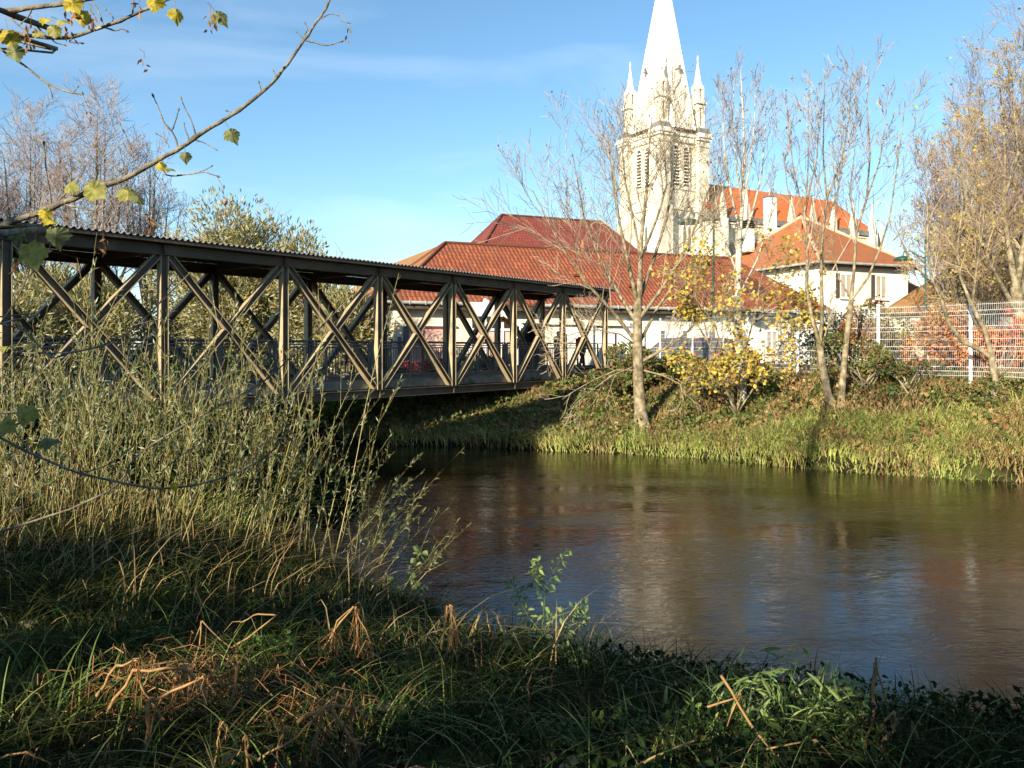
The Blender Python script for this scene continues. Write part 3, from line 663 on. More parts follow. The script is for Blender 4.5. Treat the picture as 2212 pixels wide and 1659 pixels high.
for i in (-1, 1):
    for j in (-1, 1):
        c = CP(i*(HS-0.1), j*(HS-0.1), CZ+0.66)
        base = [c + CR*a*1.05 + CB*b*1.05 for a, b in ((-1,-1),(1,-1),(1,1),(-1,1))]; top = [c+UP*0.75 + CR*a*0.8 + CB*b*0.8 for a, b in ((-1,-1),(1,-1),(1,1),(-1,1))]
        for k in range(4): g.poly([base[k], base[(k+1)%4], top[(k+1)%4], top[k]])
for o_, a, nm in faces:
    b0 = CP(0,0,CZ+0.66)+o_*(HS+0.3); t0 = CP(0,0,CZ+1.3)+o_*(HS-0.6)
    g.poly([b0-a*3, b0+a*3, t0+a*3, t0-a*3])
g.build('lead_slope', M['slate'], church)
# louvred belfry openings and lower windows
for o_, a, nm in faces:
    for k in (-1, 1):
        c = CP(0,0,21.0)+o_*HS+a*k*0.82
        g = Geo(); archrim(g, c, a, o_, 1.15, 5.2, 0.13, 0.06); wo_ = g.build('belfry_window', M['stone_spire'], church)
        g = Geo(); archpanel(g, c, a, o_, 1.05, 5.1, 0.02); g.build('opening', M['wood_dark'], wo_)
        g = Geo()
        for q in np.arange(0.25, 4.5, 0.42): g.box(c+UP*q+o_*0.12, 1.0, 0.34, 0.07, (a, (o_+UP*-0.6).normalized(), (UP+o_*0.6).normalized()))
        g.build('louvre', M['stone_spire'], wo_)
        c = CP(0,0,12.6)+o_*HS+a*(k*0.42+1.0)
        g = Geo(); archrim(g, c, a, o_, 0.72, 3.4, 0.1, 0.05); wo_ = g.build('lancet_window', M['stone_spire'], church)
        g = Geo(); archpanel(g, c, a, o_, 0.66, 3.3, 0.02); g.build('pane', M['glass_grey'], wo_)
    g = Geo(); c = CP(0,0,26.0)+o_*(HS+0.05); g.box(c, 4.2, 0.22, 0.18, (a, o_, UP)); 
    for x in (-2.1, 2.1, 0): g.box(CP(0,0,23.4)+o_*(HS+0.08)+a*x, 0.28, 0.25, 5.2, (a, o_, UP))
    g.build('belfry_surround', M['stone'], church)
    g = Geo(); c = CP(0,0,16.9)+o_*(HS+0.12)+a*1.0
    g.bar(c-a*1.5-UP*0.1, c+UP*1.7, 0.4, 0.25, UP); g.bar(c+a*1.5-UP*0.1, c+UP*1.7, 0.4, 0.25, UP)
    g.box(c+UP*2.1, 0.16, 0.16, 0.9, (a, o_, UP)); g.box(c+UP*2.15, 0.6, 0.16, 0.16, (a, o_, UP)); g.build('gablet', M['slate'] if nm == 'right' else M['stone'], church)
# corner turrets
def turret(c, name='corner_turret'):
    g = Geo(); w = 1.25; z0 = CZ+1.0
    g.box(c+UP*(z0+0.35), w+0.1, w+0.1, 0.7, AX)
    for i in (-1, 1):
        for j in (-1, 1):
            g.box(c+CR*i*(w/2-0.2)+CB*j*(w/2-0.2)+UP*(z0+2.0), 0.4, 0.4, 2.6, AX)
            g.box(c+CR*i*(w/2-0.24)+CB*j*(w/2-0.24)+UP*(z0+4.95), 0.38, 0.38, 1.5, AX)
    g.box(c+UP*(z0+3.3), w+0.05, w+0.05, 0.35, AX); g.box(c+UP*(z0+3.75), w+0.45, w+0.45, 0.28, AX); g.box(c+UP*(z0+4.05), w+0.1, w+0.1, 0.35, AX)
    for o_, a in ((f[0], f[1]) for f in faces):       # arched heads and small gables
        p = c+o_*(w/2-0.02)+UP*(z0+5.6); g.poly([p-a*w/2, p+a*w/2, p+a*0.22+UP*0.6, p-a*0.22+UP*0.6])
        q = c+o_*(w/2-0.05)
        for zb, hh in ((z0+2.6, 0.7), (z0+5.15, 0.5)):
            for k in (-1, 1): g.poly([q+a*k*0.37+UP*zb, q+a*k*0.37+UP*(zb+hh), q+a*k*0.02+UP*(zb+hh), q+a*k*0.28+UP*(zb+hh*0.45)])
    g.box(c+UP*(z0+5.85), w*0.9, w*0.9, 0.4, AX)
    n = 8; zt = z0+6.0
    ring = [c+CR*(0.56*math.cos(t+R(22.5)))+CB*(0.56*math.sin(t+R(22.5)))+UP*zt for t in np.arange(n)*2*math.pi/n]; tip = c+UP*(zt+3.6)
    for k in range(n): g.poly([ring[k], ring[(k+1)%n], tip])
    g.lathe(c+UP*(zt+3.3), [(0.02,0),(0.16,0.1),(0.05,0.22),(0.17,0.38),(0.05,0.5),(0.12,0.62),(0.0,0.8)], 8)
    t = g.build(name, M['stone_spire'], church)
    g = Geo(); g.box(c+UP*(z0+2.0), w*0.55, w*0.55, 2.5, AX); g.box(c+UP*(z0+4.95), w*0.5, w*0.5, 1.4, AX); g.build('recess', M['ochre'], t)
for i in (-1, 1):
    for j in (-1, 1): turret(CP(i*(HS-0.25), j*(HS-0.25), 0))
# gables with traceried windows between the turrets
for o_, a, nm in faces:
    g = Geo(); z0 = CZ+0.9; f0 = CP(0,0,z0)+o_*(HS-0.35)
    front = [f0-a*2.1, f0+a*2.1, f0+a*2.1+UP*3.3, f0+UP*7.0, f0-a*2.1+UP*3.3]; back = [p-o_*2.4 for p in front]
    g.poly(front); 
    for k in range(5): g.poly([front[k], back[k], back[(k+1)%5], front[(k+1)%5]])
    g.bar(f0-a*2.35+UP*3.0+o_*0.1, f0+UP*7.1+o_*0.1, 0.45, 0.28, UP); g.bar(f0+a*2.35+UP*3.0+o_*0.1, f0+UP*7.1+o_*0.1, 0.45, 0.28, UP)
    for q in np.linspace(0.1, 0.9, 6):
        for k in (-1, 1): g.box(f0+a*k*2.35*(1-q)+UP*(3.2+4.1*q)+o_*0.1, 0.22, 0.22, 0.25, (a, o_, UP))
    archrim(g, f0+UP*0.2, a, o_, 3.0, 5.2, 0.14, 0.06)
    gb = g.build('gable', M['stone_spire'], church)
    g = Geo(); c = f0+UP*7.7+o_*0.1; g.box(c, 0.16, 0.16, 1.3, (a, o_, UP)); g.box(c+UP*0.2, 0.75, 0.17, 0.2, (a, o_, UP)); g.box(c+UP*0.55, 0.3, 0.18, 0.3, (a, o_, UP)); g.build('finial', M['slate'], gb)
    for k in (-1, 1):
        g = Geo(); archpanel(g, f0+a*k*0.72+UP*0.35, a, o_, 0.85, 2.7, 0.03); wnd = g.build('window', M['glass'], gb)
        g = Geo()
        for q in (0.8, 1.4, 2.0): g.box(f0+a*k*0.72+UP*(0.35+q)+o_*0.06, 0.8, 0.04, 0.06, (a, o_, UP))
        g.box(f0+a*k*0.72+UP*1.4+o_*0.06, 0.06, 0.04, 2.1, (a, o_, UP)); g.build('leading', M['white_paint'], wnd)
    g = Geo()
    for dx, dz in ((-0.32,0),(0.32,0),(0,0.36),(0,-0.36)):
        c = f0+a*dx+UP*(3.95+dz)+o_*0.04; th = np.arange(10)*2*math.pi/10
        g.poly([c+a*0.27*math.cos(t)+UP*0.29*math.sin(t) for t in th])
    g.build('quatrefoil', M['glass'], gb)
# spire
g = Geo(); n = 8
zs = [CZ+0.9, 51.3]; r0 = 4.5
ring = [CP(r0*math.cos(t), r0*math.sin(t), zs[0]) for t in np.arange(n)*2*math.pi/n + R(22.5)]
for k in range(n): g.poly([ring[k], ring[(k+1)%n], CP(0,0,zs[1])])
sp = g.build('spire', M['stone_spire'], church)
g = Geo()
for k in range(n):
    g.tube([ring[k], CP(0,0,zs[1])], 0.09, 5)
    for q in np.linspace(0.05, 0.95, 34):
        p = ring[k].lerp(CP(0,0,zs[1]), q); g.box(p, 0.16, 0.16, 0.16, AX)
for q in np.linspace(0.03, 0.9, 22):
    rr_ = [p.lerp(CP(0,0,zs[1]), q) for p in ring]
    for k in range(n): g.bar(rr_[k], rr_[(k+1)%n], 0.03, 0.03, UP)
g.build('crockets', M['stone_spire'], sp)
# nave
NH = 6.0; NE, NR, N0, N1 = 17.2, 22.6, HS-0.5, 33.5
g = Geo()
roofface(g, [CP(N0,-NH-.3,NE), CP(N1+1.5,-NH-.3,NE), CP(N1,0,NR), CP(N0,0,NR)], CR); roofface(g, [CP(N0,NH+.3,NE), CP(N1+1.5,NH+.3,NE), CP(N1,0,NR), CP(N0,0,NR)], CR)
roofface(g, [CP(N1+1.5,-NH-.3,NE), CP(N1+1.5,NH+.3,NE), CP(N1,0,NR)], CB)
nr = g.build('nave_roof', M['tile_bright'], church)
g = Geo(); g.box(CP((N0+N1)/2, 0, (NE+GZ)/2-0.4), N1-N0, 2*NH, NE-GZ-0.8, AX)
g.box(CP((N0+N1)/2, 0, NE-1.9), N1-N0+.2, 2*NH+0.25, 0.16, AX)
g.box(CP((N0+N1)/2+0.1, 0, NE-0.95), N1-N0+.3, 2*NH+0.5, 0.22, AX)
for u in np.arange(N0+1, N1, 0.55): g.box(CP(u, -NH-0.08, NE-1.4), 0.22, 0.12, 0.5, AX)
g.build('nave_wall', M['stone'], church)
g = Geo(); g.box(CP((N0+N1)/2, 0, NE-0.35), N1-N0+.7, 2*NH+0.9, 0.75, AX); g.build('nave_gutter', M['slate'], church)
us = np.linspace(N0+1.2, N1+0.2, 8)
for k, u in enumerate(us):
    g = Geo(); c = CP(u, -NH-0.6, 0)
    g.box(c+UP*(NE-0.6+GZ)/2, 0.6, 1.5, NE-0.6-GZ, AX); g.box(c+UP*(5)-CB*0.6, 0.95, 1.6, 12, AX)
    g.box(c+UP*(NE-0.1), 0.75, 0.75, 1.3, AX)
    b4 = [c+CR*a*0.38+CB*b*0.38+UP*(NE+0.5) for a, b in ((-1,-1),(1,-1),(1,1),(-1,1))]; tip = c+UP*(NE+3.6)
    for q in range(4): g.poly([b4[q], b4[(q+1)%4], tip])
    for o_, a in ((f[0], f[1]) for f in faces):
        p = c+o_*0.40+UP*(NE+0.5); g.poly([p-a*0.36, p+a*0.36, p+UP*0.7])
    g.lathe(c+UP*(NE+3.2), [(0.03,0),(0.13,0.12),(0.04,0.25),(0.2,0.42),(0.05,0.55),(0.1,0.66),(0,0.8)], 8)
    g.build('buttress', M['stone'], church)
    if k < 7:
        c = CP((u+us[k+1])/2, -NH, 5.0)
        g = Geo(); archrim(g, c, CR, -CB, 2.0, 9.0, 0.15, 0.06); wo_ = g.build('nave_window', M['stone'], church)
        g = Geo(); archpanel(g, c, CR, -CB, 1.9, 8.9, 0.02); g.build('pane', M['glass_grey'], wo_)
# apse with pinnacles
g = Geo(); ac = CP(N1+3.2, 0, 0)
aw = [ac+CR*4.6*math.cos(t)+CB*4.9*math.sin(t) for t in np.linspace(-math.pi/2, math.pi/2, 6)]
for k in range(5): g.poly([aw[k]+UP*GZ, aw[k+1]+UP*GZ, aw[k+1]+UP*15.6, aw[k]+UP*15.6])
g.poly([p+UP*15.6 for p in aw]); g.box(CP(N1+2.2,0,7), 3.4, 9.8, 16, AX)
for p in aw:
    g.box(p+UP*8, 0.65, 0.65, 17.6, AX); b4 = [p+CR*a*0.34+CB*b*0.34+UP*16.8 for a, b in ((-1,-1),(1,-1),(1,1),(-1,1))]
    for q in range(4): g.poly([b4[q], b4[(q+1)%4], p+UP*19.6])
g.build('apse', M['stone'], church)

# ================================================================== FENCE
fps = [(2330,19.3),(2096.6,21.6),(1897,23.4),(1722.8,25.4),(1614,27.6),(1562,29.6),(1496,31.9),(1426,34.2),(1352,36.4)]
fp = [Vector(((x-1106)/F*Y, Y, -0.80)) for x, Y in fps]
fence = thing('mesh_fence', 'tall white welded wire mesh fence along the top of the far bank', 'fence', fp[3])
for k, p in enumerate(fp):
    g = Geo(); g.box(p+UP*0.95, 0.06, 0.06, 2.25); g.box(p+UP*2.09, 0.085, 0.085, 0.03)
    for z in (0.3, 0.8, 1.3, 1.8): g.box(p+UP*z-Vector((0.03, 0.03, 0)), 0.07, 0.07, 0.05)
    g.build('fence_post', M['white_paint'], fence)
for p, q in zip(fp[:-1], fp[1:]):
    a = (q-p).normalized(); L = (q-p).length; nrm = Vector((a.y, -a.x, 0)); 
    if nrm.y > 0: nrm = -nrm
    g = Geo(); zs_ = [0.03, 0.20, 0.23, 0.26, 0.62, 0.65, 0.68, 1.04, 1.07, 1.10, 1.46, 1.49, 1.52, 1.88, 1.91, 1.94, 2.05]
    zs_ = [0.03, 0.2, 0.26, 0.32, 0.75, 0.81, 0.87, 1.3, 1.36, 1.42, 1.72, 1.78, 1.84, 2.05]
    off = [0, 0, .06, 0, 0, .06, 0, 0, .06, 0, 0, .06, 0, 0]
    m_ = int(L/0.052)
    for i in range(m_):
        b = p + a*(L*(i+0.5)/m_)
        g.tube([b+UP*z+nrm*(0.04+o_) for z, o_ in zip(zs_, off)], 0.0023, 3)
    for z in (0.08, 0.2, 0.32, 0.53, 0.75, 0.87, 1.08, 1.3, 1.42, 1.72, 1.84, 2.0): g.tube([p+UP*z+nrm*0.04, q+UP*z+nrm*0.04], 0.0046, 4)
    g.build('mesh_panel', M['white_paint'], fence)

# ================================================================== LAMPS
def lamp(name, label, foot, top, arm, headw):
    t = thing(name, label, 'street lamp', foot)
    g = Geo(); g.tube([foot, foot+UP*1.2], 0.08, 10); g.tube([foot+UP*1.2, Vector((foot.x, foot.y, top))], [0.06, 0.045], 10)
    g.lathe(Vector((foot.x, foot.y, top)), [(0.05,0),(0.08,0.05),(0.03,0.12),(0.05,0.2),(0,0.28)], 8)
    for z in (0.35, 0.9): g.lathe(foot+UP*z, [(0.08,0),(0.11,0.03),(0.08,0.06)], 10)
    g.build('pole', M['lampgreen'], t)
    b = Vector((foot.x, foot.y, top-0.95)); pts = [b, b+Vector((arm*0.35, 0, 0.12)), b+Vector((arm*0.7, 0, 0.38)), b+Vector((arm*1.0, 0, 0.36)), b+Vector((arm*1.08, 0, 0.18))]
    g = Geo(); g.tube(pts, 0.03, 8); g.tube([b+UP*-0.35, b+Vector((arm*0.45, 0, 0.18))], 0.018, 6); g.build('arm', M['lampgreen'], t)
    c = pts[-1]
    g = Geo(); g.lathe(c-UP*0.32, [(0.24*headw,0.0),(0.27*headw,0.02),(0.26*headw,0.08),(0.18*headw,0.20),(0.07,0.26),(0.05,0.38),(0,0.40)], 20); h = g.build('shade', M['lampgreen'], t, smooth=False)
    g = Geo(); g.lathe(c-UP*0.36, [(0.0,0.0),(0.12*headw,0.02),(0.2*headw,0.05),(0.23*headw,0.06)], 16); g.build('bulb_glass', M['white_paint'], h)
f1 = px(1541.5, 800, 37.2); f1.z = -0.95
lamp('street_lamp', 'green street lamp with bell shade in front of the church tower', f1, (754-433)/F*37.2, -1.08, 1.9)
f2 = px(1999, 800, 44.0); f2.z = -0.95
lamp('street_lamp', 'green street lamp right of the white house among twigs', f2, (754-520)/F*44, -1.15, 1.9)

# ================================================================== CARS behind the fence
def car(label, c, yaw, paint):
    t = thing('parked_car', label, 'car', c, 'cars parked behind the mesh fence'); a = Vector((math.cos(yaw), math.sin(yaw), 0)); b = Vector((-a.y, a.x, 0))
    Q = lambda x, y, z: c + a*x + b*y + UP*z
    prof = [(-2.0,0.3),(-2.05,0.6),(-1.95,0.88),(-1.75,0.95),(-1.45,1.38),(-1.2,1.45),(0.2,1.45),(0.55,1.38),(1.05,0.98),(1.85,0.82),(2.05,0.6),(2.05,0.3)]
    g = Geo(); n = len(prof)
    ys = [(-0.85,0),(-0.8,0.02),(0.8,0.02),(0.85,0)]
    def half(z): return 0.86 if z < 0.95 else 0.86-0.28*(z-0.95)/0.5
    Lp = [Q(x, -half(z), z) for x, z in prof]; Rp = [Q(x, half(z), z) for x, z in prof]
    g.poly(Lp); g.poly(Rp[::-1])
    for i in range(n): j = (i+1) % n; g.poly([Lp[i], Rp[i], Rp[j], Lp[j]])
    g.build('body', M[paint], t)
    g = Geo()
    for s in (-1, 1):
        for xs in (((-1.35,1.0),(-1.2,1.36),(-0.45,1.38),(-0.4,1.0)), ((-0.32,1.0),(-0.36,1.38),(0.25,1.38),(0.85,1.0))):
            g.poly([Q(x, s*(half(z)+0.006), z) for x, z in xs])
    g.poly([Q(-1.79,-0.68,0.99), Q(-1.79,0.68,0.99), Q(-1.50,0.58,1.36), Q(-1.50,-0.58,1.36)]); g.poly([Q(1.05,-0.7,1.02), Q(1.05,0.7,1.02), Q(0.60,0.6,1.37), Q(0.60,-0.6,1.37)])
    g.build('windows', M['glass'], t)
    for x in (-1.25, 1.3):
        for s in (-1, 1):
            g = Geo(); pts = [Q(x, s*0.70, 0.32), Q(x, s*0.87, 0.32)]
            g.tube(pts, 0.32, 16, cap=True); w = g.build('wheel', M['tyre'], t)
            g = Geo(); g.tube([Q(x, s*0.86, 0.32), Q(x, s*0.885, 0.32)], 0.19, 12, cap=True); g.build('rim', M['zinc'], w)
    for x, mt in ((2.04, 'white_paint'), (-2.04, 'cloth_red')):
        for s in (-1, 1):
            g = Geo(); g.box(Q(x, s*0.62, 0.7), 0.05, 0.3, 0.14, (a, b, UP)); g.build('headlight' if x > 0 else 'tail_light', M[mt], t)
for lb, x, Y, yaw, pt in (('dark car parked behind fence near big bare maple', 1466, 37.6, R(112), 'car_dark'), ('wine red car parked behind fence under the yellow leaves', 1540, 37.2, R(24), 'car_wine')):
    p = px(x, 800, Y); car(lb, Vector((p.x, p.y, -0.93)), yaw, pt)

# ================================================================== PEOPLE
def skinmesh(name, nodes, edges, mat, parent=None, root='pelvis', sub=2):
    names = list(nodes); me = bpy.data.meshes.new(name)
    me.from_pydata([tuple(nodes[k][0]) for k in names], [(names.index(a), names.index(b)) for a, b in edges], [])
    o = bpy.data.objects.new(name, me); COL.link(o); me.materials.append(mat)
    md = o.modifiers.new('skin', 'SKIN'); md.use_smooth_shade = True
    if not me.skin_vertices: me.attributes.new
    for i, k in enumerate(names):
        r = nodes[k][1]; r = (r, r) if isinstance(r, (int, float)) else r
        me.skin_vertices[0].data[i].radius = r
        me.skin_vertices[0].data[i].use_root = (k == root)
    ms = o.modifiers.new('sub', 'SUBSURF'); ms.levels = sub; ms.render_levels = sub
    if parent is not None: o.parent = parent
    return o
def person(label, loc, yaw, jacket, stride, arm, extra=None, hgt=1.0):
    t = thing('person', label, 'person', loc); t.rotation_euler = (0, 0, yaw); t.scale = (hgt, hgt, hgt)
    # faces +x ; y is left
    s = stride
    J = {'pelvis': (Vector((0,0,0.94)), (0.14,0.11)), 'waist': (Vector((0.01,0,1.08)), (0.13,0.10)), 'chest': (Vector((0.02,0,1.30)), (0.16,0.11)),
         'neck': (Vector((0.02,0,1.48)), 0.055), 'jaw': (Vector((0.045,0,1.565)), (0.068,0.072)), 'head': (Vector((0.035,0,1.65)), (0.085,0.095)), 'crown': (Vector((0.02,0,1.715)), (0.065,0.07)), 'nose': (Vector((0.135,0,1.615)), 0.014)}
    E = [('pelvis','waist'),('waist','chest'),('chest','neck'),('neck','jaw'),('jaw','head'),('head','crown'),('head','nose')]
    for q, sy in (('l', 1), ('r', -1)):
        f = s*sy
        J['hip'+q] = (Vector((0, sy*0.10, 0.90)), 0.095); J['knee'+q] = (Vector((0.20*f+0.06, sy*0.10, 0.50)), 0.062)
        J['ank'+q] = (Vector((0.38*f-0.02, sy*0.10, 0.09 if f >= 0 else 0.15)), 0.042); J['toe'+q] = (Vector((0.38*f+0.15, sy*0.12, 0.035)), (0.035,0.045))
        J['sho'+q] = (Vector((0.0, sy*0.19, 1.41)), 0.062); ex, ez, hx, hz = arm[0 if sy > 0 else 1]
        J['elb'+q] = (Vector((ex, sy*0.25, ez)), 0.046); J['wri'+q] = (Vector((hx, sy*0.22, hz)), 0.030); 
        dv = (J['wri'+q][0]-J['elb'+q][0]).normalized()
        J['palm'+q] = (J['wri'+q][0]+dv*0.07, (0.022,0.036))
        E += [('pelvis','hip'+q),('hip'+q,'knee'+q),('knee'+q,'ank'+q),('ank'+q,'toe'+q),('chest','sho'+q),('sho'+q,'elb'+q),('elb'+q,'wri'+q),('wri'+q,'palm'+q)]
        for fi in range(5):
            b = J['palm'+q][0]; dy = (fi-1.5)*0.018
            if fi == 4: p1 = b + Vector((0.03, -sy*0.035, -0.0)); p2 = p1 + dv*0.03
            else: p1 = b + dv*0.04 + Vector((dy, 0, 0)); p2 = p1 + dv*(0.045-abs(fi-1.2)*0.008) + Vector((0.0, -sy*0.015, 0))
            J['f%d%s' % (fi, q)] = (p1, 0.009); J['g%d%s' % (fi, q)] = (p2, 0.008)
            E += [('palm'+q, 'f%d%s' % (fi, q)), ('f%d%s' % (fi, q), 'g%d%s' % (fi, q))]
    skinmesh('body', J, E, M['skin'], t)
    def sub(keys, grow): return {k: (J[k][0], tuple(v+grow for v in (J[k][1] if isinstance(J[k][1], tuple) else (J[k][1],)*2))) for k in keys}
    jk = sub(['pelvis','waist','chest','shol','shor','elbl','elbr'], 0.035)
    for q in 'lr': jk['cuf'+q] = (J['elb'+q][0].lerp(J['wri'+q][0], 0.93), 0.052)
    jk['hem'] = (Vector((0,0,0.80)), (0.17,0.13)); jk['col'] = (Vector((0.015,0,1.455)), 0.085)
    skinmesh('jacket', jk, [('hem','pelvis'),('pelvis','waist'),('waist','chest'),('chest','col'),('chest','shol'),('chest','shor'),('shol','elbl'),('shor','elbr'),('elbl','cufl'),('elbr','cufr')], M[jacket], t)
    tr = sub(['pelvis','hipl','hipr','kneel','kneer'], 0.024)
    for q in 'lr': tr['end'+q] = (J['knee'+q][0].lerp(J['ank'+q][0], 0.95), 0.068)
    skinmesh('trousers', tr, [('pelvis','hipl'),('pelvis','hipr'),('hipl','kneel'),('hipr','kneer'),('kneel','endl'),('kneer','endr')], M['cloth_dark'], t)
    for q in 'lr':
        a = J['ank'+q][0]; b = J['toe'+q][0]
        skinmesh('shoe', {'pelvis': (a+Vector((-0.03,0,-0.04)), 0.052), 'b': (b+Vector((0.03,0,0.01)), 0.048)}, [('pelvis','b')], M['cloth_black'], t)
    skinmesh('hair', {'pelvis': (Vector((0.0,0,1.70)), (0.088,0.095)), 'b': (Vector((-0.055,0,1.62)), (0.062,0.082)), 'c': (Vector((-0.05,0,1.54)), (0.045,0.06))}, [('pelvis','b'),('b','c')], M['hair'], t)
    return t, J
def onbridge(x, lat, dz=-0.93):
    k = (x-1106)/F; c = 0.781*lat*0 ; o = BP(0, lat, 0)
    # solve s so that the point projects at column x
    s = (o.x - k*o.y)/(BD.x - k*BD.y); return BP(s, lat, dz)
p1 = onbridge(1207, 1.5)
t, J = person('person in black hooded jacket and dark trousers walking on the bridge carrying a dark bag', p1, math.atan2(-BD.y, -BD.x), 'cloth_black', 0.35, ((0.03,1.14,0.10,0.92), (-0.10,1.14,-0.16,0.90)))
g = Geo(); g.box(Vector((-0.26,0,1.20)), 0.16, 0.34, 0.44); g.box(Vector((-0.33,0,1.10)), 0.10, 0.28, 0.22)
bag = g.build('backpack', M['cloth_black']); bag.location = t.location; bag.rotation_euler = t.rotation_euler
bv = bag.modifiers.new('bevel', 'BEVEL'); bv.width = 0.04; bv.segments = 3
tag(bag, 'black backpack worn by the person in black on the bridge', 'backpack')
bh = onbridge(1257, 1.9)
t, J = person('person in wine red jacket and dark trousers striding at the far end of the bridge', bh, math.atan2(BD.y, BD.x), 'cloth_wine', 0.95, ((0.10,1.12,0.26,0.96), (-0.14,1.12,-0.10,0.92)))
g = Geo(); g.box(Vector((-0.24,0,1.22)), 0.17, 0.30, 0.40); g.box(Vector((-0.33,0.0,1.16)), 0.05, 0.22, 0.2)
bag = g.build('rucksack', M['cloth_red']); bag.location = t.location; bag.rotation_euler = t.rotation_euler
bv = bag.modifiers.new('bevel', 'BEVEL'); bv.width = 0.04; bv.segments = 3
tag(bag, 'bright red rucksack on the back of the striding person', 'rucksack')

# ================================================================== VEGETATION
def rdir(rg):
    v = rg.normal(size=3); return Vector(v/np.linalg.norm(v))
class Tree:
    def __init__(s, seed, nch, ang, ratio, up, jit, rmin=0.007, sides=(8, 5, 4, 3, 3), t0=0.25, shrink=0.38, rr=0.55):
        s.rg = np.random.default_rng(seed); s.nch = nch; s.ang = ang; s.ratio = ratio; s.up = up; s.jit = jit
        s.rmin = rmin; s.sides = sides; s.t0 = t0; s.shrink = shrink; s.rr = rr
        s.wood = Geo(); s.twigs = Geo(); s.tips = []; s.nodes = []
    def limb(s, pts, rad, lvl, kids=True):
        "explicit polyline, then children grow from it"
        P = [Vector(p) for p in pts]
        (s.wood if lvl <= 1 else s.twigs).tube(P, rad, s.sides[min(lvl, len(s.sides)-1)])
        s.nodes += P[1:]
        L = sum((b-a).length for a, b in zip(P[:-1], P[1:]))
        if lvl >= len(s.nch) or not kids: s.tips.append(P[-1]); return
        n = s.nch[lvl]; n = int(n*(0.8+0.4*s.rg.random())+0.5)
        for i in range(n):
            t = s.t0 + (1-s.t0)*(i+s.rg.random())/n
            f = t*(len(P)-1); k = min(int(f), len(P)-2); f -= k
            p = P[k].lerp(P[k+1], f); d = (P[k+1]-P[k]).normalized()
            r = rad[k]*(1-f) + rad[k+1]*f
            q = rdir(s.rg); q = (q - d*q.dot(d)).normalized()
            a = R(s.ang[lvl])*(0.7+0.6*s.rg.random())
            nd = (d*math.cos(a) + q*math.sin(a)).normalized()
            Lc = L*s.ratio[lvl]*(1-s.shrink*t)*(0.7+0.6*s.rg.random())
            s.grow(p, nd, Lc, max(r*s.rr, s.rmin), lvl+1)
    def grow(s, p, d, L, r, lvl):
        n = 5 if lvl <= 1 else (4 if lvl == 2 else 3)
        P = [p]; up = s.up[min(lvl, len(s.up)-1)]; j = s.jit
        for i in range(n):
            d = (d + UP*up/n*2 + rdir(s.rg)*j).normalized(); P.append(P[-1] + d*L/n)
        rad = [max(r*(1-0.75*i/n), s.rmin) for i in range(n+1)]
        s.limb(P, rad, lvl)
def leafquads(g, pts, size, aspect, rg, mat=0, updir=0.0, spread=0.0, jitter=0.4, droop=None, fine=False):
    "diamond-shaped leaves"
    pts = np.asarray([tuple(p) for p in pts], float); n = len(pts)
    if spread: pts = pts + rg.normal(size=(n, 3))*spread
    a = rg.normal(size=(n, 3)); a[:,2] += updir
    if droop is not None: a = a*0.6 + np.asarray(droop)
    a /= np.linalg.norm(a, axis=1, keepdims=True)
    b = np.cross(a, rg.normal(size=(n, 3))); b /= np.linalg.norm(b, axis=1, keepdims=True)
    c = np.cross(a, b)
    s = size*(1-jitter/2+jitter*rg.random((n, 1)))
    w = s*aspect
    if fine:     # ovate leaf folded along the midrib and bent at the tip
        f = c*w*0.22; dr = np.array([0, 0, -1.0])*s*0.12
        m1 = pts+a*s*0.5-f*0.6; tip = pts+a*s+dr
        v = np.stack([pts, pts+a*s*0.18+b*w*0.38+f*.4, pts+a*s*0.48+b*w*0.5+f*.5, pts+a*s*0.8+b*w*0.24+dr*.5, tip, pts+a*s*0.8-b*w*0.24+dr*.5, pts+a*s*0.48-b*w*0.5+f*.5, pts+a*s*0.18-b*w*0.38+f*.4, m1], 1)
        k = np.array([[8, 0, 1, 2], [8, 2, 3, 4], [8, 4, 5, 6], [8, 6, 7, 0]])
        g.add(v.reshape(-1, 3), (np.arange(n)[:,None,None]*9 + k[None]).reshape(-1, 4), mat); return
    v = np.stack([pts, pts+a*s*0.45+b*w/2+c*w*0.15, pts+a*s, pts+a*s*0.45-b*w/2+c*w*0.15], 1)
    g.add(v.reshape(-1, 3), np.arange(n*4).reshape(n, 4), mat)
def blades(g, base, h, w, rg, bend=0.7, mat=0, lean=None, seg=3, jitter=0.5, face=False):
    "arching grass blades"
    base = np.asarray(base, float); n = len(base)
    hh = np.asarray(h)*(1-jitter/2+jitter*rg.random(n)); az = rg.random(n)*2*math.pi
    d = np.stack([np.cos(az), np.sin(az), np.zeros(n)], 1)
    if lean is not None: d = d*0.6 + np.asarray(lean); 
    bd = bend*(0.4+1.2*rg.random(n))
    side = np.stack([-np.sin(az), np.cos(az), np.zeros(n)], 1)
    rot = rg.random(n)*math.pi
    if face: rot = math.atan2(-SH.x, SH.y) + rg.normal(size=n)*0.55
    side = np.stack([np.cos(rot), np.sin(rot), np.zeros(n)], 1)
    ts = np.linspace(0, 1, seg+1); rows = []
    for t in ts:
        c = base + d*(bd*hh*t**1.8)[:,None]; c[:,2] += hh*(t - 0.45*np.minimum(bd, 1.3)*t**2.4)
        ww = w*(1-t**1.6)*0.5 + 0.0006
        rows += [c - side*ww, c + side*ww]
    V = np.stack(rows, 1)
    f = []
    for k in range(seg): f.append(np.arange(n)[:,None]*(2*seg+2) + np.array([2*k, 2*k+1, 2*k+3, 2*k+2])[None,:])
    g.add(V.reshape(-1, 3), np.concatenate(f), mat)
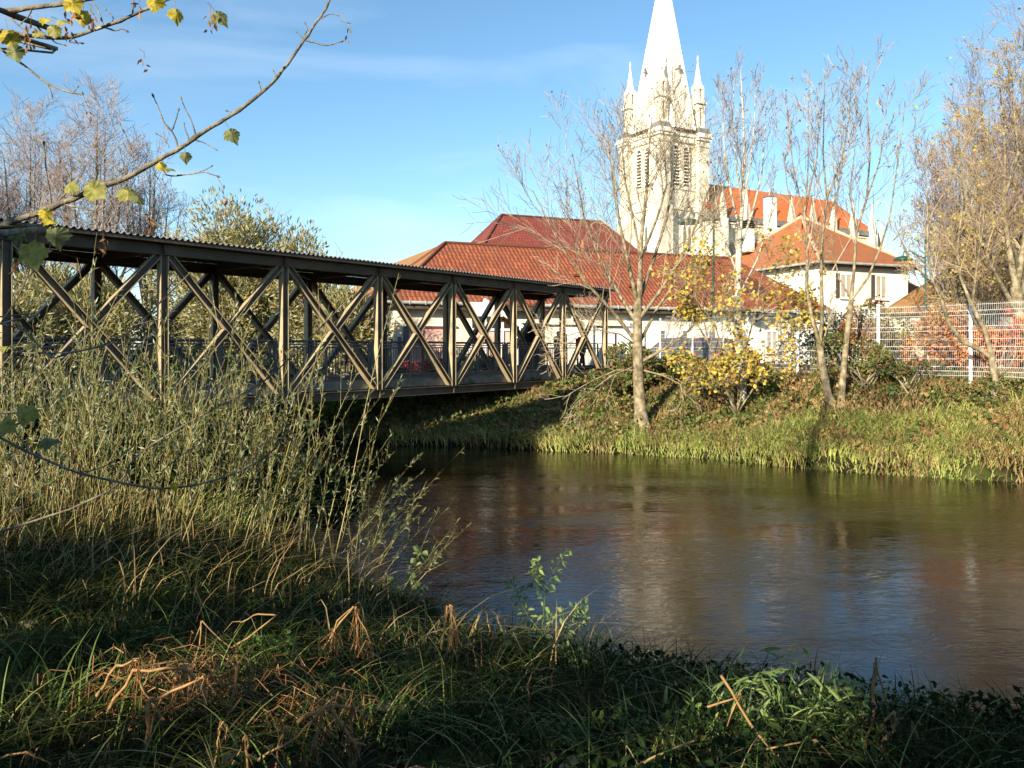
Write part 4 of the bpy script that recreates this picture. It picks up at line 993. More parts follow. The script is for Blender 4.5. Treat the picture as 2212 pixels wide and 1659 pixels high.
def scatter(rg, n, x0, x1, y0, y1, keep=None):
    P = np.stack([rg.uniform(x0, x1, n), rg.uniform(y0, y1, n)], 1)
    if keep is not None: P = P[keep(P)]
    return np.column_stack([P, ground_h(P)])
def dfar(P): return signed(P, FAR, -1)
def dnear(P): return signed(P, NEAR, 1)
def clump(x, y, s=1.0, z=0):
    return np.array([noise.noise(Vector((a*s, b*s, z))) for a, b in zip(x, y)])

# ---- far bank cover --------------------------------------------------
rg = np.random.default_rng(11)
def farkeep(lo, hi): 
    def k(P): d = dfar(P); return (d > lo) & (d < hi)
    return k
# ivy and bramble leaves, thick on the left part
P = scatter(rg, 110000, -9, 13, 18, 36, farkeep(0.25, 8))
W = np.interp(P[:,0], [-9, 6, 8.5, 13], [1.0, 1.0, 0.45, 0.35]); c = clump(P[:,0], P[:,1], 0.9)
P = P[rg.random(len(P)) < W*np.clip(0.75+c*1.2, 0.12, 1)]
P[:,2] += np.abs(rg.normal(size=len(P)))*0.10 + np.clip(clump(P[:,0], P[:,1], 1.4, 5), 0, 1)*0.55
g = Geo(); leafquads(g, P, 0.13, 0.75, rg, updir=0.3); tag(g.build('ivy_cover', M['ivy']), kind='stuff')
P = scatter(rg, 60000, -4, 16, 17, 32, farkeep(0.8, 7)); c = clump(P[:,0], P[:,1], 1.1, 9)
P = P[rg.random(len(P)) < np.clip(0.35+c*1.6, 0.05, 1)]; P[:,2] += 0.03+0.08*rg.random(len(P))
g = Geo(); leafquads(g, P, 0.13, 0.8, rg); tag(g.build('leaf_litter', M['litter']), kind='stuff')
# short dry and green grass all over
P = scatter(rg, 90000, -6, 18, 15, 33, farkeep(0.2, 6.5)); c = clump(P[:,0], P[:,1], 0.8, 2)
tt_ = np.where(P[:,0] > 7.5, -0.12, 0.02); a = P[c > tt_]; b = P[c <= tt_]
g = Geo(); blades(g, a, 0.30+0.35*np.clip(clump(a[:,0], a[:,1], 1.5, 21)+.2, 0, 1), 0.016, rg, 0.8); tag(g.build('dry_grass', M['grass_dry']), kind='stuff')
g = Geo(); blades(g, b, 0.32, 0.018, rg, 0.9); tag(g.build('bank_grass', M['grass_green']), kind='stuff')
# long hanging grass at the waterline
P = scatter(rg, 150000, -4, 22, 12, 27, farkeep(-0.08, 2.4)); W = np.interp(P[:,0], [-4, 0, 3, 6, 9], [0.25, 0.4, 0.55, 0.9, 1.0]); c = clump(P[:,0], P[:,1], 1.3, 7)
dd = dfar(P[:,:2]); lim = np.interp(P[:,0], [0, 6, 8, 12], [0.8, 0.9, 1.7, 2.3])
P = P[(rg.random(len(P)) < W*np.clip(0.9+c*1.1, 0.45, 1)) & (dd < lim)]
c2 = clump(P[:,0], P[:,1], 0.9, 17); k = rg.random(len(P)) < np.clip(0.78-c2*1.6, 0.2, 0.97)
g = Geo(); P2 = P[k]; blades(g, P2, 0.60*np.clip(0.85+1.3*clump(P2[:,0], P2[:,1], 1.2, 31), 0.35, 1.5), 0.024, rg, 1.25, face=True, lean=(-0.35, -0.8, 0)); tag(g.build('waterside_grass', M['grass_bright']), kind='stuff')
g = Geo(); blades(g, P[~k], 0.55, 0.020, rg, 1.0, face=True, lean=(-0.3, -0.7, 0)); tag(g.build('bleached_grass', M['grass_dry']), kind='stuff')

# ---- bushes on the far bank -----------------------------------------
def bush(name, label, cat, c, rx, ry, h, n, size, mat, seed, aspect=0.75, lobes=7, group=None, stems=14, gap=0.0, stemmat='twig', mats2=None):
    rg = np.random.default_rng(seed); c = Vector(c); t = thing(name, label, cat, c, group)
    lc = np.column_stack([rg.normal(size=lobes)*rx*0.42, rg.normal(size=lobes)*ry*0.42, h*(0.25+0.55*rg.random(lobes))])
    lr = 0.28+0.32*rg.random(lobes)
    pick = rg.integers(0, lobes, n); u = rg.normal(size=(n, 3)); u /= np.linalg.norm(u, axis=1, keepdims=True)
    rad = (0.55+0.45*rg.random(n)**0.5)[:,None]
    P = lc[pick] + u*rad*lr[pick][:,None]*np.array([rx, ry, h*0.75]); P[:,2] = np.abs(P[:,2])
    if gap:
        q = np.array([noise.noise(Vector(p)*gap) for p in P]); P = P[q > -0.12]
    P = P + np.array(tuple(c))
    g = Geo(); leafquads(g, P, size, aspect, rg, updir=0.2)
    g.build('foliage', M[mat], t)
    g = Geo()
    for i in range(stems):
        e = Vector(lc[rg.integers(0, lobes)])*1.0 + rdir(rg)*0.15*h; b = Vector((rg.normal()*rx*0.15, rg.normal()*ry*0.15, 0))
        m_ = b.lerp(e, 0.5)+rdir(rg)*0.1*h; g.tube([c+b-UP*0.1, c+m_, c+e, c+e+(e-m_)*0.6], [0.022, 0.016, 0.009, 0.005], 4)
    g.build('stems', M[stemmat], t)
    return t
def on(x, y, Y, z=None):
    p = px(x, y, Y); p.z = gh(p.x, p.y) if z is None else z; return p
bush('ivy_bush', 'dark green ivy mound at the far end of the bridge left of the maple trunk', 'bush', on(1360, 800, 29.0), 1.3, 1.4, 0.75, 5500, 0.12, 'ivy', 21)
bush('bramble_bush', 'bramble bush behind the big bare maple trunk', 'bush', on(1430, 800, 29.0), 1.6, 1.4, 1.2, 5500, 0.12, 'ivy', 22)
bush('hedge_bush', 'green brown bush at the foot of the first tall white fence post', 'bush', on(1880, 800, 22.7), 1.1, 0.7, 1.5, 3400, 0.10, 'ivy', 23, gap=1.8)
bush('climbing_shrub', 'rusty leaved shrub growing over the white fence near the middle post', 'bush', on(1850, 800, 23.9), 0.85, 0.4, 2.6, 2600, 0.09, 'leaf_rust', 24, gap=2.0)
bush('green_shrub', 'yellow green shrub in front of the fence below the copper hedge', 'bush', on(1965, 800, 22.2), 0.8, 0.5, 1.1, 1800, 0.09, 'ivy', 25, gap=1.5)
bush('fence_bush', 'small green bush right of the twin leaning trunks', 'bush', on(2185, 800, 20.6), 0.8, 0.6, 0.8, 1800, 0.09, 'ivy', 26)
bush('privet_bush', 'grey green bush behind the mesh fence between the twin trunks', 'bush', on(1760, 800, 27.5), 1.5, 1.0, 2.0, 4200, 0.10, 'nettle', 27)
bush('laurel_bush', 'dark green bush behind the fence left of the copper hedge', 'bush', on(1915, 800, 27.0), 1.4, 1.0, 2.3, 5200, 0.11, 'ivy', 28)
bush('copper_hedge', 'rounded copper orange hedge behind the white fence', 'hedge', on(2035, 800, 25.5), 1.5, 1.0, 1.9, 9500, 0.10, 'copper', 29, lobes=10)
bush('copper_shrub', 'orange brown shrub behind the fence right of the white post', 'bush', on(2140, 800, 24.8), 1.2, 0.8, 1.6, 5000, 0.10, 'copper', 30)
bush('red_leaved_shrub', 'red leaved shrub behind the fence at the right edge', 'bush', on(2165, 800, 24.2), 0.9, 0.5, 2.0, 260, 0.10, 'red', 31, gap=1.0)
bush('red_leaved_bush', 'low red leaved bush before the pinkish panel of the low hall', 'bush', on(922, 800, 36.5, -1.0), 1.1, 0.5, 0.7, 650, 0.12, 'red', 32)
bush('garden_bush', 'dark green garden bush below the white porch of the low hall', 'bush', on(1045, 800, 36.0, -1.0), 1.5, 0.6, 0.7, 1700, 0.12, 'nettle', 33)
bush('yellow_shrub', 'golden yellow shrub beside the left corner of the low hall', 'bush', on(772, 800, 35.5, -1.0), 1.3, 0.8, 2.0, 1700, 0.12, 'leaf_yellow', 34, gap=1.1)
bush('ivy_column', 'brown twiggy climber at the left corner wall of the low hall', 'climber', on(800, 800, 37.5, -1.0), 1.0, 0.6, 3.0, 1600, 0.11, 'leaf_rust', 35, gap=1.2)
bush('waterside_bush', 'sunlit green bush on the far bank under the bridge', 'bush', on(770, 900, 28.5), 2.4, 1.3, 1.5, 9000, 0.12, 'greenleaf', 36)

bush('added_scrub', 'dark scrub added on the far bank behind the left willow thicket', 'bush', Vector((-9.5, 28.8, gh(-9.5, 28.8))), 2.6, 1.3, 2.6, 6500, 0.14, 'nettle', 37)  # scrub added to block the bright sky reflection in the water
bush('added_scrub', 'dark scrub added at the far left waterside below the railing', 'bush', Vector((-13.5, 31.5, gh(-13.5, 31.5))), 3.0, 1.5, 2.8, 7000, 0.14, 'nettle', 38)
bush('added_scrub', 'dark scrub added furthest left beyond the bridge', 'bush', Vector((-18.5, 34.5, gh(-18.5, 34.5))), 3.2, 1.5, 3.2, 6500, 0.15, 'nettle', 39)
# ---- willows behind the bridge --------------------------------------
def willow(label, c, rx, ry, h, n, seed, lobes=16):
    rg = np.random.default_rng(seed); c = Vector(c); t = thing('willow_tree', label, 'tree', c, None)
    T = Tree(seed, (9, 8, 6), (38, 40, 40), (0.55, 0.45, 0.4), (0.25, 0.2, 0.1, 0.1), 0.12, 0.010)
    k = 6
    for i in range(k):
        a = 2*math.pi*i/k + rg.random(); e = Vector((math.cos(a)*rx*0.5, math.sin(a)*ry*0.5, h*0.7))
        T.limb([c-UP*0.2, c+e*0.3+UP*0.1*h, c+e*0.65, c+e], [0.13, 0.10, 0.07, 0.04], 1)
    T.wood.build('trunk', M['bark'], t); T.twigs.build('twigs', M['twig_gold'], t)
    lc = []; lr = []
    for i in range(lobes):
        a = rg.random()*2*math.pi; q = rg.random()**0.5; z = rg.random()
        lc.append((math.cos(a)*rx*0.62*q, math.sin(a)*ry*0.62*q, h*(0.18+0.60*z*(1-0.35*q*q)))); lr.append(0.26+0.16*rg.random())
    lc = np.array(lc); lr = np.array(lr)
    pick = rg.integers(0, lobes, n); u = rg.normal(size=(n, 3)); u /= np.linalg.norm(u, axis=1, keepdims=True)
    rad = (0.35+0.72*rg.random(n)**0.6)[:,None]
    P = lc[pick] + u*rad*lr[pick][:,None]*np.array([rx, ry, h*0.8]); P[:,2] = np.abs(P[:,2])
    q = np.array([noise.noise(Vector(p)*0.9) for p in P]); P = P[q > -0.22]; u = u[q > -0.22]
    P += np.array(tuple(c))
    g = Geo(); d = u*0.9 + np.array([0, 0, 0.55]); leafquads(g, P, 0.26, 0.26, rg, droop=d)
    g.build('leaves', M['willow'], t)
willow('big golden green willow seen through the left half of the bridge truss', px(150, 800, 34).xy.to_3d()+UP*-1.5, 5.2, 3.0, 4.9, 48000, 41)
willow('rounded silvery willow rising above the bridge roof', px(520, 800, 36).xy.to_3d()+UP*-1.5, 4.6, 3.2, 8.9, 70000, 42, 26)
willow('smaller silver willow at the right shoulder of the rounded willow', px(690, 800, 34).xy.to_3d()+UP*-1.5, 2.3, 2.0, 6.4, 15000, 43, 12)
willow('low golden willow behind the railing at the left corner of the hall', px(745, 800, 31).xy.to_3d()+UP*-1.3, 1.5, 1.3, 3.6, 9000, 44, 9)
willow('olive willow behind the left end of the railing', px(-60, 800, 31).xy.to_3d()+UP*-1.5, 3.8, 2.5, 4.6, 16000, 45)

# ---- bare trees -----------------------------------------------------
def finish(T, name, label, cat, foot, bark, twig, leaf=None, nleaf=0, lsize=0.1, aspect=0.8, seed=1, group=None, spread=0.05, leafz=None):
    t = thing(name, label, cat, foot, group); T.wood.build('trunk', M[bark], t, smooth=True); 
    if T.twigs.n: T.twigs.build('crown', M[twig], t)
    if leaf and nleaf:
        rg = np.random.default_rng(seed); src = T.tips
        if leafz: src = [p for p in src if leafz(p)] or T.tips
        pts = [src[i] for i in rg.integers(0, len(src), nleaf)]
        g = Geo(); leafquads(g, pts, lsize, aspect, rg, spread=spread); g.build('leaves', M[leaf], t)
    return t
V_ = lambda x, y, Y: px(x, y, Y)
# big bare maple on the far bank
T = Tree(51, (0, 11, 8, 3), (0, 36, 36, 38), (0, 0.44, 0.62, 0.62), (0.3, 0.26, 0.22, 0.16, 0.12), 0.15, 0.0062, t0=0.22, sides=(12, 7, 4, 3, 3), rr=0.38)
Y1 = 25.2; z0 = gh(*V_(1385, 900, Y1).xy)
base = V_(1388, 915, Y1); base.z = z0-0.15
T.wood.tube([base, V_(1384, 890, Y1), V_(1380, 840, Y1), V_(1378, 790, Y1), V_(1377, 720, Y1), V_(1378, 660, Y1), V_(1382, 600, Y1)], [0.33, 0.20, 0.172, 0.165, 0.155, 0.13, 0.10], 14)
for a, r in ((40, .08), (130, .07), (215, .08), (300, .09)):
    d = Vector((math.cos(R(a)), math.sin(R(a)), 0)); T.wood.tube([base+UP*0.45+d*0.13, base+UP*0.12+d*0.36, base-UP*0.05+d*0.65], [r*1.3, r, 0.02], 7)
limbs = [
 ([(1382,600,0),(1385,520,.1),(1396,420,.2),(1402,320,.3),(1408,250,.3)], .10),
 ([(1378,660,0),(1360,580,-.3),(1338,480,-.5),(1322,380,-.6),(1312,290,-.6)], .09),
 ([(1377,700,0),(1340,640,.3),(1296,560,.6),(1262,470,.9),(1236,330,1.0)], .085),
 ([(1376,740,0),(1320,668,-.4),(1265,610,-.8),(1205,520,-1.2),(1150,410,-1.3)], .085),
 ([(1380,650,0),(1412,560,.5),(1440,470,.8),(1458,370,1.),(1468,290,1.0)], .09),
 ([(1380,690,0),(1425,630,-.4),(1470,560,-.7),(1510,470,-.9),(1540,380,-.9)], .085),
 ([(1379,745,0),(1420,665,.4),(1466,600,.8),(1520,530,1.2),(1560,450,1.4)], .07),
 ([(1384,560,.1),(1368,470,.5),(1352,400,.9),(1345,330,1.2),(1350,260,1.3)], .06),
 ([(1384,560,.1),(1420,470,-.5),(1440,400,-.8),(1436,330,-1.0),(1430,260,-1.1)], .06),
 ([(1385,782,0),(1420,762,-.2),(1465,735,-.4),(1510,690,-.6),(1548,655,-.7)], .075),
 ([(1378,748,0),(1340,722,-.3),(1290,712,-.5),(1240,720,-.9),(1200,735,-1.1)], .035),
 ]
for L_, r in limbs:
    n = len(L_); T.limb([V_(x, y, Y1+dz) for x, y, dz in L_], [max(r*.8*(1-0.8*i/(n-1)), .010) for i in range(n)], 1)
for L_, r in (([(1374,800,0),(1330,800,-.4),(1280,822,-.8),(1240,845,-1.1),(1215,862,-1.2)], .035), ([(1390,800,0),(1430,810,-.5),(1470,830,-.9),(1476,862,-1.1),(1470,885,-1.2)], .03), ([(1374,790,0),(1320,812,-.5),(1270,850,-.9),(1235,880,-1.0)], .028)):
    n = len(L_); T2_ = (T.nch, T.up); T.up = (0, .0, -.05, .1, .1); T.nch = (0, 5, 4)
    T.limb([V_(x, y, Y1+dz) for x, y, dz in L_], [max(r*(1-0.7*i/(n-1)), .009) for i in range(n)], 1); T.nch, T.up = T2_
finish(T, 'bare_maple', 'big bare maple with thick pale trunk on the bank in front of the tower', 'tree', base, 'bark', 'twig', 'leaf_rust', 200, 0.09, seed=3)

# slender pale barked tree
T = Tree(52, (0, 9, 5, 3), (0, 26, 32, 34), (0, 0.28, 0.60, 0.6), (0.3, 0.35, 0.30, 0.25), 0.09, 0.006, t0=0.15, sides=(10, 6, 4, 3), rr=0.5)
Y2 = 25.0; b2 = V_(1612, 905, Y2); b2.z = gh(b2.x, b2.y)-0.1
T.wood.tube([b2, V_(1604, 860, Y2), V_(1598, 780, Y2), V_(1594, 700, Y2), V_(1594, 600, Y2), V_(1597, 520, Y2)], [.20, .15, .125, .115, .105, .09], 12)
for L_, r in (([(1597,520,0),(1604,440,.1),(1608,350,.1),(1606,260,.1),(1600,150,.1)], .075), ([(1598,500,0),(1580,420,-.3),(1566,340,-.4),(1562,270,-.4),(1560,200,-.4)], .045),
              ([(1597,540,0),(1625,460,.4),(1645,380,.6),(1652,300,.6),(1655,230,.6)], .045), ([(1596,600,0),(1570,530,.3),(1548,450,.5),(1540,370,.5)], .035), ([(1596,640,0),(1636,560,-.4),(1665,470,-.6),(1672,400,-.7)], .035),
              ([(1604,440,.1),(1622,350,-.2),(1630,260,-.3),(1632,190,-.3)], .03), ([(1604,440,.1),(1590,350,.4),(1582,250,.5),(1586,180,.5)], .03)):
    n = len(L_); T.limb([V_(x, y, Y2+dz) for x, y, dz in L_], [max(r*(1-0.85*i/(n-1)), .010) for i in range(n)], 1)
finish(T, 'slender_tree', 'slender bare tree with whitish trunk rising out of the yellow leaves', 'tree', b2, 'birch', 'twig', 'leaf_rust', 60, 0.08, seed=4)

# yellow maple bush round its foot
T = Tree(53, (0, 9, 5, 3), (0, 45, 45, 45), (0, 0.42, 0.5, 0.5), (0.2, 0.15, 0.15, 0.1), 0.12, 0.006, t0=0.3, sides=(8, 5, 4, 3), rr=0.5)
Y3 = 24.4; b3 = V_(1590, 900, Y3); b3.z = gh(b3.x, b3.y)
for L_ in ([(1590,895,0),(1560,820,-.2),(1530,740,-.3),(1515,660,-.3),(1525,610,-.3)], [(1590,895,0),(1555,850,-.4),(1520,810,-.6),(1490,800,-.7)], [(1592,890,0),(1600,800,-.3),(1625,700,-.5),(1640,620,-.5),(1650,580,-.5)],
           [(1592,890,0),(1570,800,-.4),(1545,700,-.6),(1500,640,-.6),(1490,600,-.6)], [(1594,890,0),(1640,820,-.3),(1680,760,-.3),(1710,720,-.2)], [(1592,890,0),(1605,840,-.5),(1620,800,-.7),(1600,760,-.9)], [(1592,890,0),(1575,850,-.6),(1560,830,-.9),(1580,790,-1.1)],
           [(1625,700,-.5),(1665,670,-.4),(1700,650,-.2),(1725,660,-.1)], [(1530,740,-.3),(1500,690,-.2),(1485,665,-.1)]):
    n = len(L_); T.limb([V_(x, y, Y3+dz) for x, y, dz in L_], [max(.035*(1-0.8*i/(n-1)), .008) for i in range(n)], 1)
finish(T, 'yellow_maple', 'young maple bush covered in bright yellow leaves on the bank', 'tree', b3, 'bark', 'twig', 'leaf_yellow', 2700, 0.13, aspect=0.85, seed=5, spread=0.12)

# twin trunk tree on the right
T = Tree(54, (0, 9, 5, 3), (0, 30, 34, 36), (0, 0.28, 0.6, 0.6), (0.3, 0.30, 0.24, 0.18), 0.12, 0.006, t0=0.2, sides=(10, 6, 4, 3), rr=0.5)
Y4 = 22.6; b4_ = V_(1799, 890, Y4); b4_.z = gh(b4_.x, b4_.y)-0.1
T.wood.tube([b4_, V_(1788, 850, Y4), V_(1777, 790, Y4), V_(1770, 742, Y4)], [.15, .115, .10, .09], 12)
for L_, r in (([(1770,742,0),(1755,690,-.1),(1742,620,-.1),(1744,540,-.1),(1738,460,-.1),(1745,380,0),(1748,170,.1)], .085), ([(1770,745,0),(1776,690,.1),(1774,600,.2),(1776,520,.3),(1786,430,.3),(1778,330,.3),(1782,150,.3)], .09),
              ([(1776,745,0),(1790,700,.3),(1794,650,.4)], .05), ([(1740,480,0),(1722,400,-.3),(1706,320,-.4),(1700,230,-.4)], .035), ([(1744,430,0),(1765,340,-.4),(1768,260,-.5),(1764,190,-.5)], .035), ([(1786,430,.3),(1820,340,.6),(1835,250,.7),(1838,170,.7)], .04), ([(1778,500,.3),(1808,420,0),(1822,330,-.1),(1810,240,-.1)], .035),
              ([(1744,540,0),(1715,470,.3),(1700,400,.5),(1692,330,.6)], .03)):
    n = len(L_); T.limb([V_(x, y, Y4+dz) for x, y, dz in L_], [max(r*.75*(1-0.85*i/(n-1)), .010) for i in range(n)], 1)
finish(T, 'forked_tree', 'bare tree forking low into two uprights left of the white house corner', 'tree', b4_, 'bark', 'twig', 'leaf_rust', 60, 0.08, seed=6)
T = Tree(55, (0, 9, 5, 3), (0, 30, 34, 36), (0, 0.28, 0.6, 0.6), (0.3, 0.30, 0.24, 0.18), 0.12, 0.006, t0=0.2, sides=(10, 6, 4, 3), rr=0.5)
Y5 = 22.4; b5 = V_(1816, 872, Y5); b5.z = gh(b5.x, b5.y)-0.1
T.wood.tube([b5, V_(1822, 800, Y5), V_(1830, 720, Y5), V_(1839, 648, Y5)], [.105, .085, .075, .068], 12)
for L_, r in (([(1839,648,0),(1845,580,0),(1850,500,.1),(1872,430,.1),(1880,330,.1),(1872,220,.1),(1878,165,.1)], .065), ([(1839,648,0),(1875,600,-.2),(1900,540,-.3),(1922,470,-.3),(1935,380,-.3),(1950,270,-.3),(1955,215,-.3)], .05),
              ([(1839,648,0),(1812,600,.2),(1800,540,.3),(1806,450,.4),(1800,350,.4)], .035), ([(1872,430,.1),(1900,350,.4),(1912,270,.5),(1916,220,.5)], .035), ([(1850,500,.1),(1835,420,-.3),(1846,330,-.4),(1850,230,-.4)], .035)):
    n = len(L_); T.limb([V_(x, y, Y5+dz) for x, y, dz in L_], [max(r*.75*(1-0.85*i/(n-1)), .010) for i in range(n)], 1)
finish(T, 'leaning_tree', 'thin bare tree leaning right with a high fork before the white house wall', 'tree', b5, 'bark', 'twig', 'leaf_rust', 50, 0.08, seed=7)
# leaning tree far right whose limb sweeps left
T = Tree(56, (0, 8, 5, 3), (0, 36, 40, 42), (0, 0.36, 0.6, 0.6), (0.2, 0.25, 0.2, 0.15), 0.15, 0.005, t0=0.2, sides=(10, 6, 4, 3), rr=0.5)
Y6 = 20.8; b6 = V_(2152, 845, Y6); b6.z = gh(b6.x, b6.y)-0.1
T.wood.tube([b6, V_(2150, 820, Y6), V_(2140, 770, Y6), V_(2118, 755, Y6), V_(2080, 738, Y6), V_(2050, 700, Y6), V_(2035, 650, Y6)], [.10, .085, .08, .07, .06, .052, .045], 10)
T.wood.tube([b6+Vector((.06,.1,0)), V_(2148, 790, Y6), V_(2130, 720, Y6), V_(2100, 660, Y6)], [.085, .07, .06, .05], 10)
for L_, r in (([(2035,650,0),(2012,600,-.1),(2004,540,0),(2004,440,.1),(1995,350,.1)], .042), ([(2080,738,0),(2040,735,-.4),(2000,725,-.6),(1960,720,-.8)], .025), ([(2100,660,0),(2075,600,.2),(2068,540,.2),(2080,440,.2),(2070,330,.2)], .045), ([(2100,660,0),(2110,580,-.3),(2125,480,-.4),(2120,380,-.4)], .035),
              ([(2050,700,0),(2020,660,.3),(1985,610,.5),(1960,560,.6)], .028)):
    n = len(L_); T.limb([V_(x, y, Y6+dz) for x, y, dz in L_], [max(r*(1-0.8*i/(n-1)), .009) for i in range(n)], 1)
finish(T, 'bent_tree', 'small tree with two pale stems bending left in front of the right fence post', 'tree', b6, 'bark', 'twig_gold', 'leaf_sparse', 260, 0.09, seed=8)
# big golden twigged tree at the right edge
T = Tree(57, (0, 13, 8, 5), (0, 32, 38, 40), (0, 0.34, 0.6, 0.6), (0.3, 0.26, 0.18, 0.12, 0.1), 0.16, 0.0062, t0=0.18, sides=(10, 6, 4, 3, 3), rr=0.5)
Y7 = 26.0; b7 = V_(2230, 800, Y7); b7.z = gh(b7.x, b7.y)-0.1
T.wood.tube([b7, V_(2215, 740, Y7), V_(2200, 680, Y7), V_(2195, 620, Y7)], [.26, .2, .18, .17], 12)
for L_, r in (([(2195,620,0),(2180,540,.1),(2168,450,.1),(2172,330,.1),(2160,190,.1)], .12), ([(2195,620,0),(2215,520,.3),(2225,400,.3),(2215,260,.3),(2215,90,.3)], .13), ([(2200,680,0),(2150,590,-.5),(2110,500,-.9),(2085,420,-1.1),(2070,310,-1.2)], .08),
              ([(2198,650,0),(2250,540,.2),(2280,400,.3),(2290,230,.4)], .10), ([(2180,540,.1),(2130,450,.8),(2105,360,1.2),(2095,260,1.3)], .07), ([(2172,420,.1),(2200,330,-.5),(2190,230,-.8),(2185,140,-.9)], .06)):
    n = len(L_); T.limb([V_(x, y, Y7+dz) for x, y, dz in L_], [max(r*(1-0.82*i/(n-1)), .012) for i in range(n)], 1)
finish(T, 'golden_twigged_tree', 'tall tree with dense golden brown twigs at the right edge', 'tree', b7, 'bark', 'twig_gold', 'leaf_sparse', 700, 0.11, seed=9)
# dense mauve trees behind
def farbare(name, label, x, Y, top, halfw, seed, nlimb=9, trunk=True, twig='twig_mauve', leaf=None, nleaf=0, rmin=0.010, zbase=-1.0, low=0.25, dens=(0, 11, 9, 6)):
    T = Tree(seed, dens, (0, 34, 38, 40), (0, 0.34, 0.58, 0.6), (0.3, 0.24, 0.18, 0.1), 0.16, rmin, t0=0.2, sides=(8, 5, 3, 3), rr=0.5)
    rg = np.random.default_rng(seed); b = px(x, 800, Y); b.z = zbase; H = (754-top)/F*Y - zbase; w = halfw/F*Y
    T.wood.tube([b, b+UP*H*0.12, b+UP*H*low], [H*.022, H*.017, H*.014], 10)
    for i in range(nlimb):
        a = 2*math.pi*i/nlimb + rg.random()*0.6; q = 0.45+0.55*rg.random() if i else 0.05; h0 = H*low*(0.5+0.6*rg.random())
        e = Vector((math.cos(a)*w*q, math.sin(a)*w*q*0.8, 0)); tz = H*(1-0.38*q*q)*(0.86+0.1*rg.random())
        pts = [b+UP*min(h0, H*low), b+e*0.45+UP*(h0+(tz-h0)*0.3), b+e*0.8+UP*(h0+(tz-h0)*0.62), b+e*1.0+UP*tz]
        r = H*.009; T.limb(pts, [r, r*.72, r*.45, rmin], 1)
    return finish(T, name, label, 'tree', b, 'bark', twig, leaf, nleaf, 0.16, seed=seed)
farbare('dense_bare_tree', 'wide bare tree with mauve twigs and a few yellow leaves beside the white house', 2060, 46, 275, 130, 61, 13, leaf='leaf_sparse', nleaf=500, dens=(0, 10, 8, 5))
farbare('tall_mauve_tree', 'tallest mauve twigged tree behind the golden tree at the right edge', 2215, 50, 45, 190, 62, 15, leaf='leaf_sparse', nleaf=350, dens=(0, 12, 8, 6))
farbare('small_bare_tree', 'low tree with yellow green leaves behind the right fence post', 2120, 40, 420, 110, 63, 10, leaf='leaf_sparse', nleaf=1100, twig='twig_gold')
# left group of tall bare trees beyond the bridge
farbare('pale_bare_tree', 'tall bare tree with mauve crown at far left above the bridge roof', 60, 48, 195, 110, 64, 11, low=0.18, dens=(0, 10, 8, 5))
farbare('fan_shaped_tree', 'fan shaped bare tree with mauve crown behind the overhanging maple branch', 205, 47, 178, 105, 65, 11, low=0.18, dens=(0, 10, 8, 5))
farbare('spreading_bare_tree', 'thinner bare tree leaning right beside the rounded willow', 320, 49, 260, 80, 66, 9, low=0.22, dens=(0, 8, 6, 4))
farbare('left_edge_tree', 'bare tree cut off by the left edge of the view', -40, 46, 300, 75, 67, 9, low=0.2, dens=(0, 9, 7, 5))

# ---- foreground willow thicket --------------------------------------
def nearwillow(label, spots, seed, nst, hmin, hmax, lean, leaves, rad=0.55):
    rg = np.random.default_rng(seed); c = Vector((np.mean([s[0] for s in spots]), np.mean([s[1] for s in spots]), 0)); c.z = gh(c.x, c.y)
    t = thing('willow_shrub', label, 'shrub', c); gs = Geo(); gl = Geo(); LP = []; LD = []
    for i in range(nst):
        sx, sy = spots[rg.integers(0, len(spots))]; bx = sx+rg.normal()*rad; by = sy+rg.normal()*rad*0.8
        p = Vector((bx, by, gh(bx, by)-0.05)); H = rg.uniform(hmin, hmax)*(0.75+0.35*rg.random())
        d = Vector((lean[0]+rg.normal()*0.17, lean[1]+rg.normal()*0.17, 1)).normalized()
        n = 7; P = [p]
        for k in range(n): d = (d + Vector((lean[0]*0.07+rg.normal()*0.035, lean[1]*.05+rg.normal()*0.035, 0))).normalized(); P.append(P[-1]+d*H/n)
        r = 0.0048*(0.5+1.4*rg.random()**2); gs.tube(P, [max(r*(1-0.11*k), .0016) for k in range(n+1)], 4)
        m_ = leaves; s0 = 0.16
        for q in range(m_):
            u = s0 + (1-s0)*rg.random()**0.7; f = u*n; k = min(int(f), n-1)
            pt = P[k].lerp(P[k+1], f-k); dd = (P[k+1]-P[k]).normalized(); LP.append(pt); LD.append(dd*1.1+UP*0.1)
        for q in range(3):       # side shoots
            u = rg.uniform(0.4, 0.95); f = u*n; k = min(int(f), n-1); pt = P[k].lerp(P[k+1], f-k)
            sd_ = (d*0.9 + rdir(rg)*0.6 + UP*0.2).normalized(); Ls = H*0.16*(0.5+rg.random())
            e1 = pt+sd_*Ls*0.5; e2 = e1+(sd_+UP*0.15).normalized()*Ls*0.5; gs.tube([pt, e1, e2], [.0028, .002, .0014], 3)
            for w in range(9): tt = rg.random(); LP.append(pt.lerp(e1, tt*2) if tt < .5 else e1.lerp(e2, tt*2-1)); LD.append(sd_*1.0)
    leafquads(gl, LP, 0.068, 0.20, rg, droop=np.array([tuple(v) for v in LD]))
    gs.build('stems', M['stem_yellow'], t); gl.build('leaves', M['willow_near'], t)
nearwillow('dense tall willow shoots at the left edge before the bridge', [(-5.0,8.4),(-4.6,9.2),(-5.6,9.6)], 71, 70, 1.5, 2.55, (0.03, 0), 24)
nearwillow('tallest silvery willow shoots in front of the second bridge bay', [(-3.9,8.2),(-3.6,9.0),(-4.1,8.8),(-3.2,8.6)], 72, 85, 1.5, 2.5, (0.07, 0), 24)
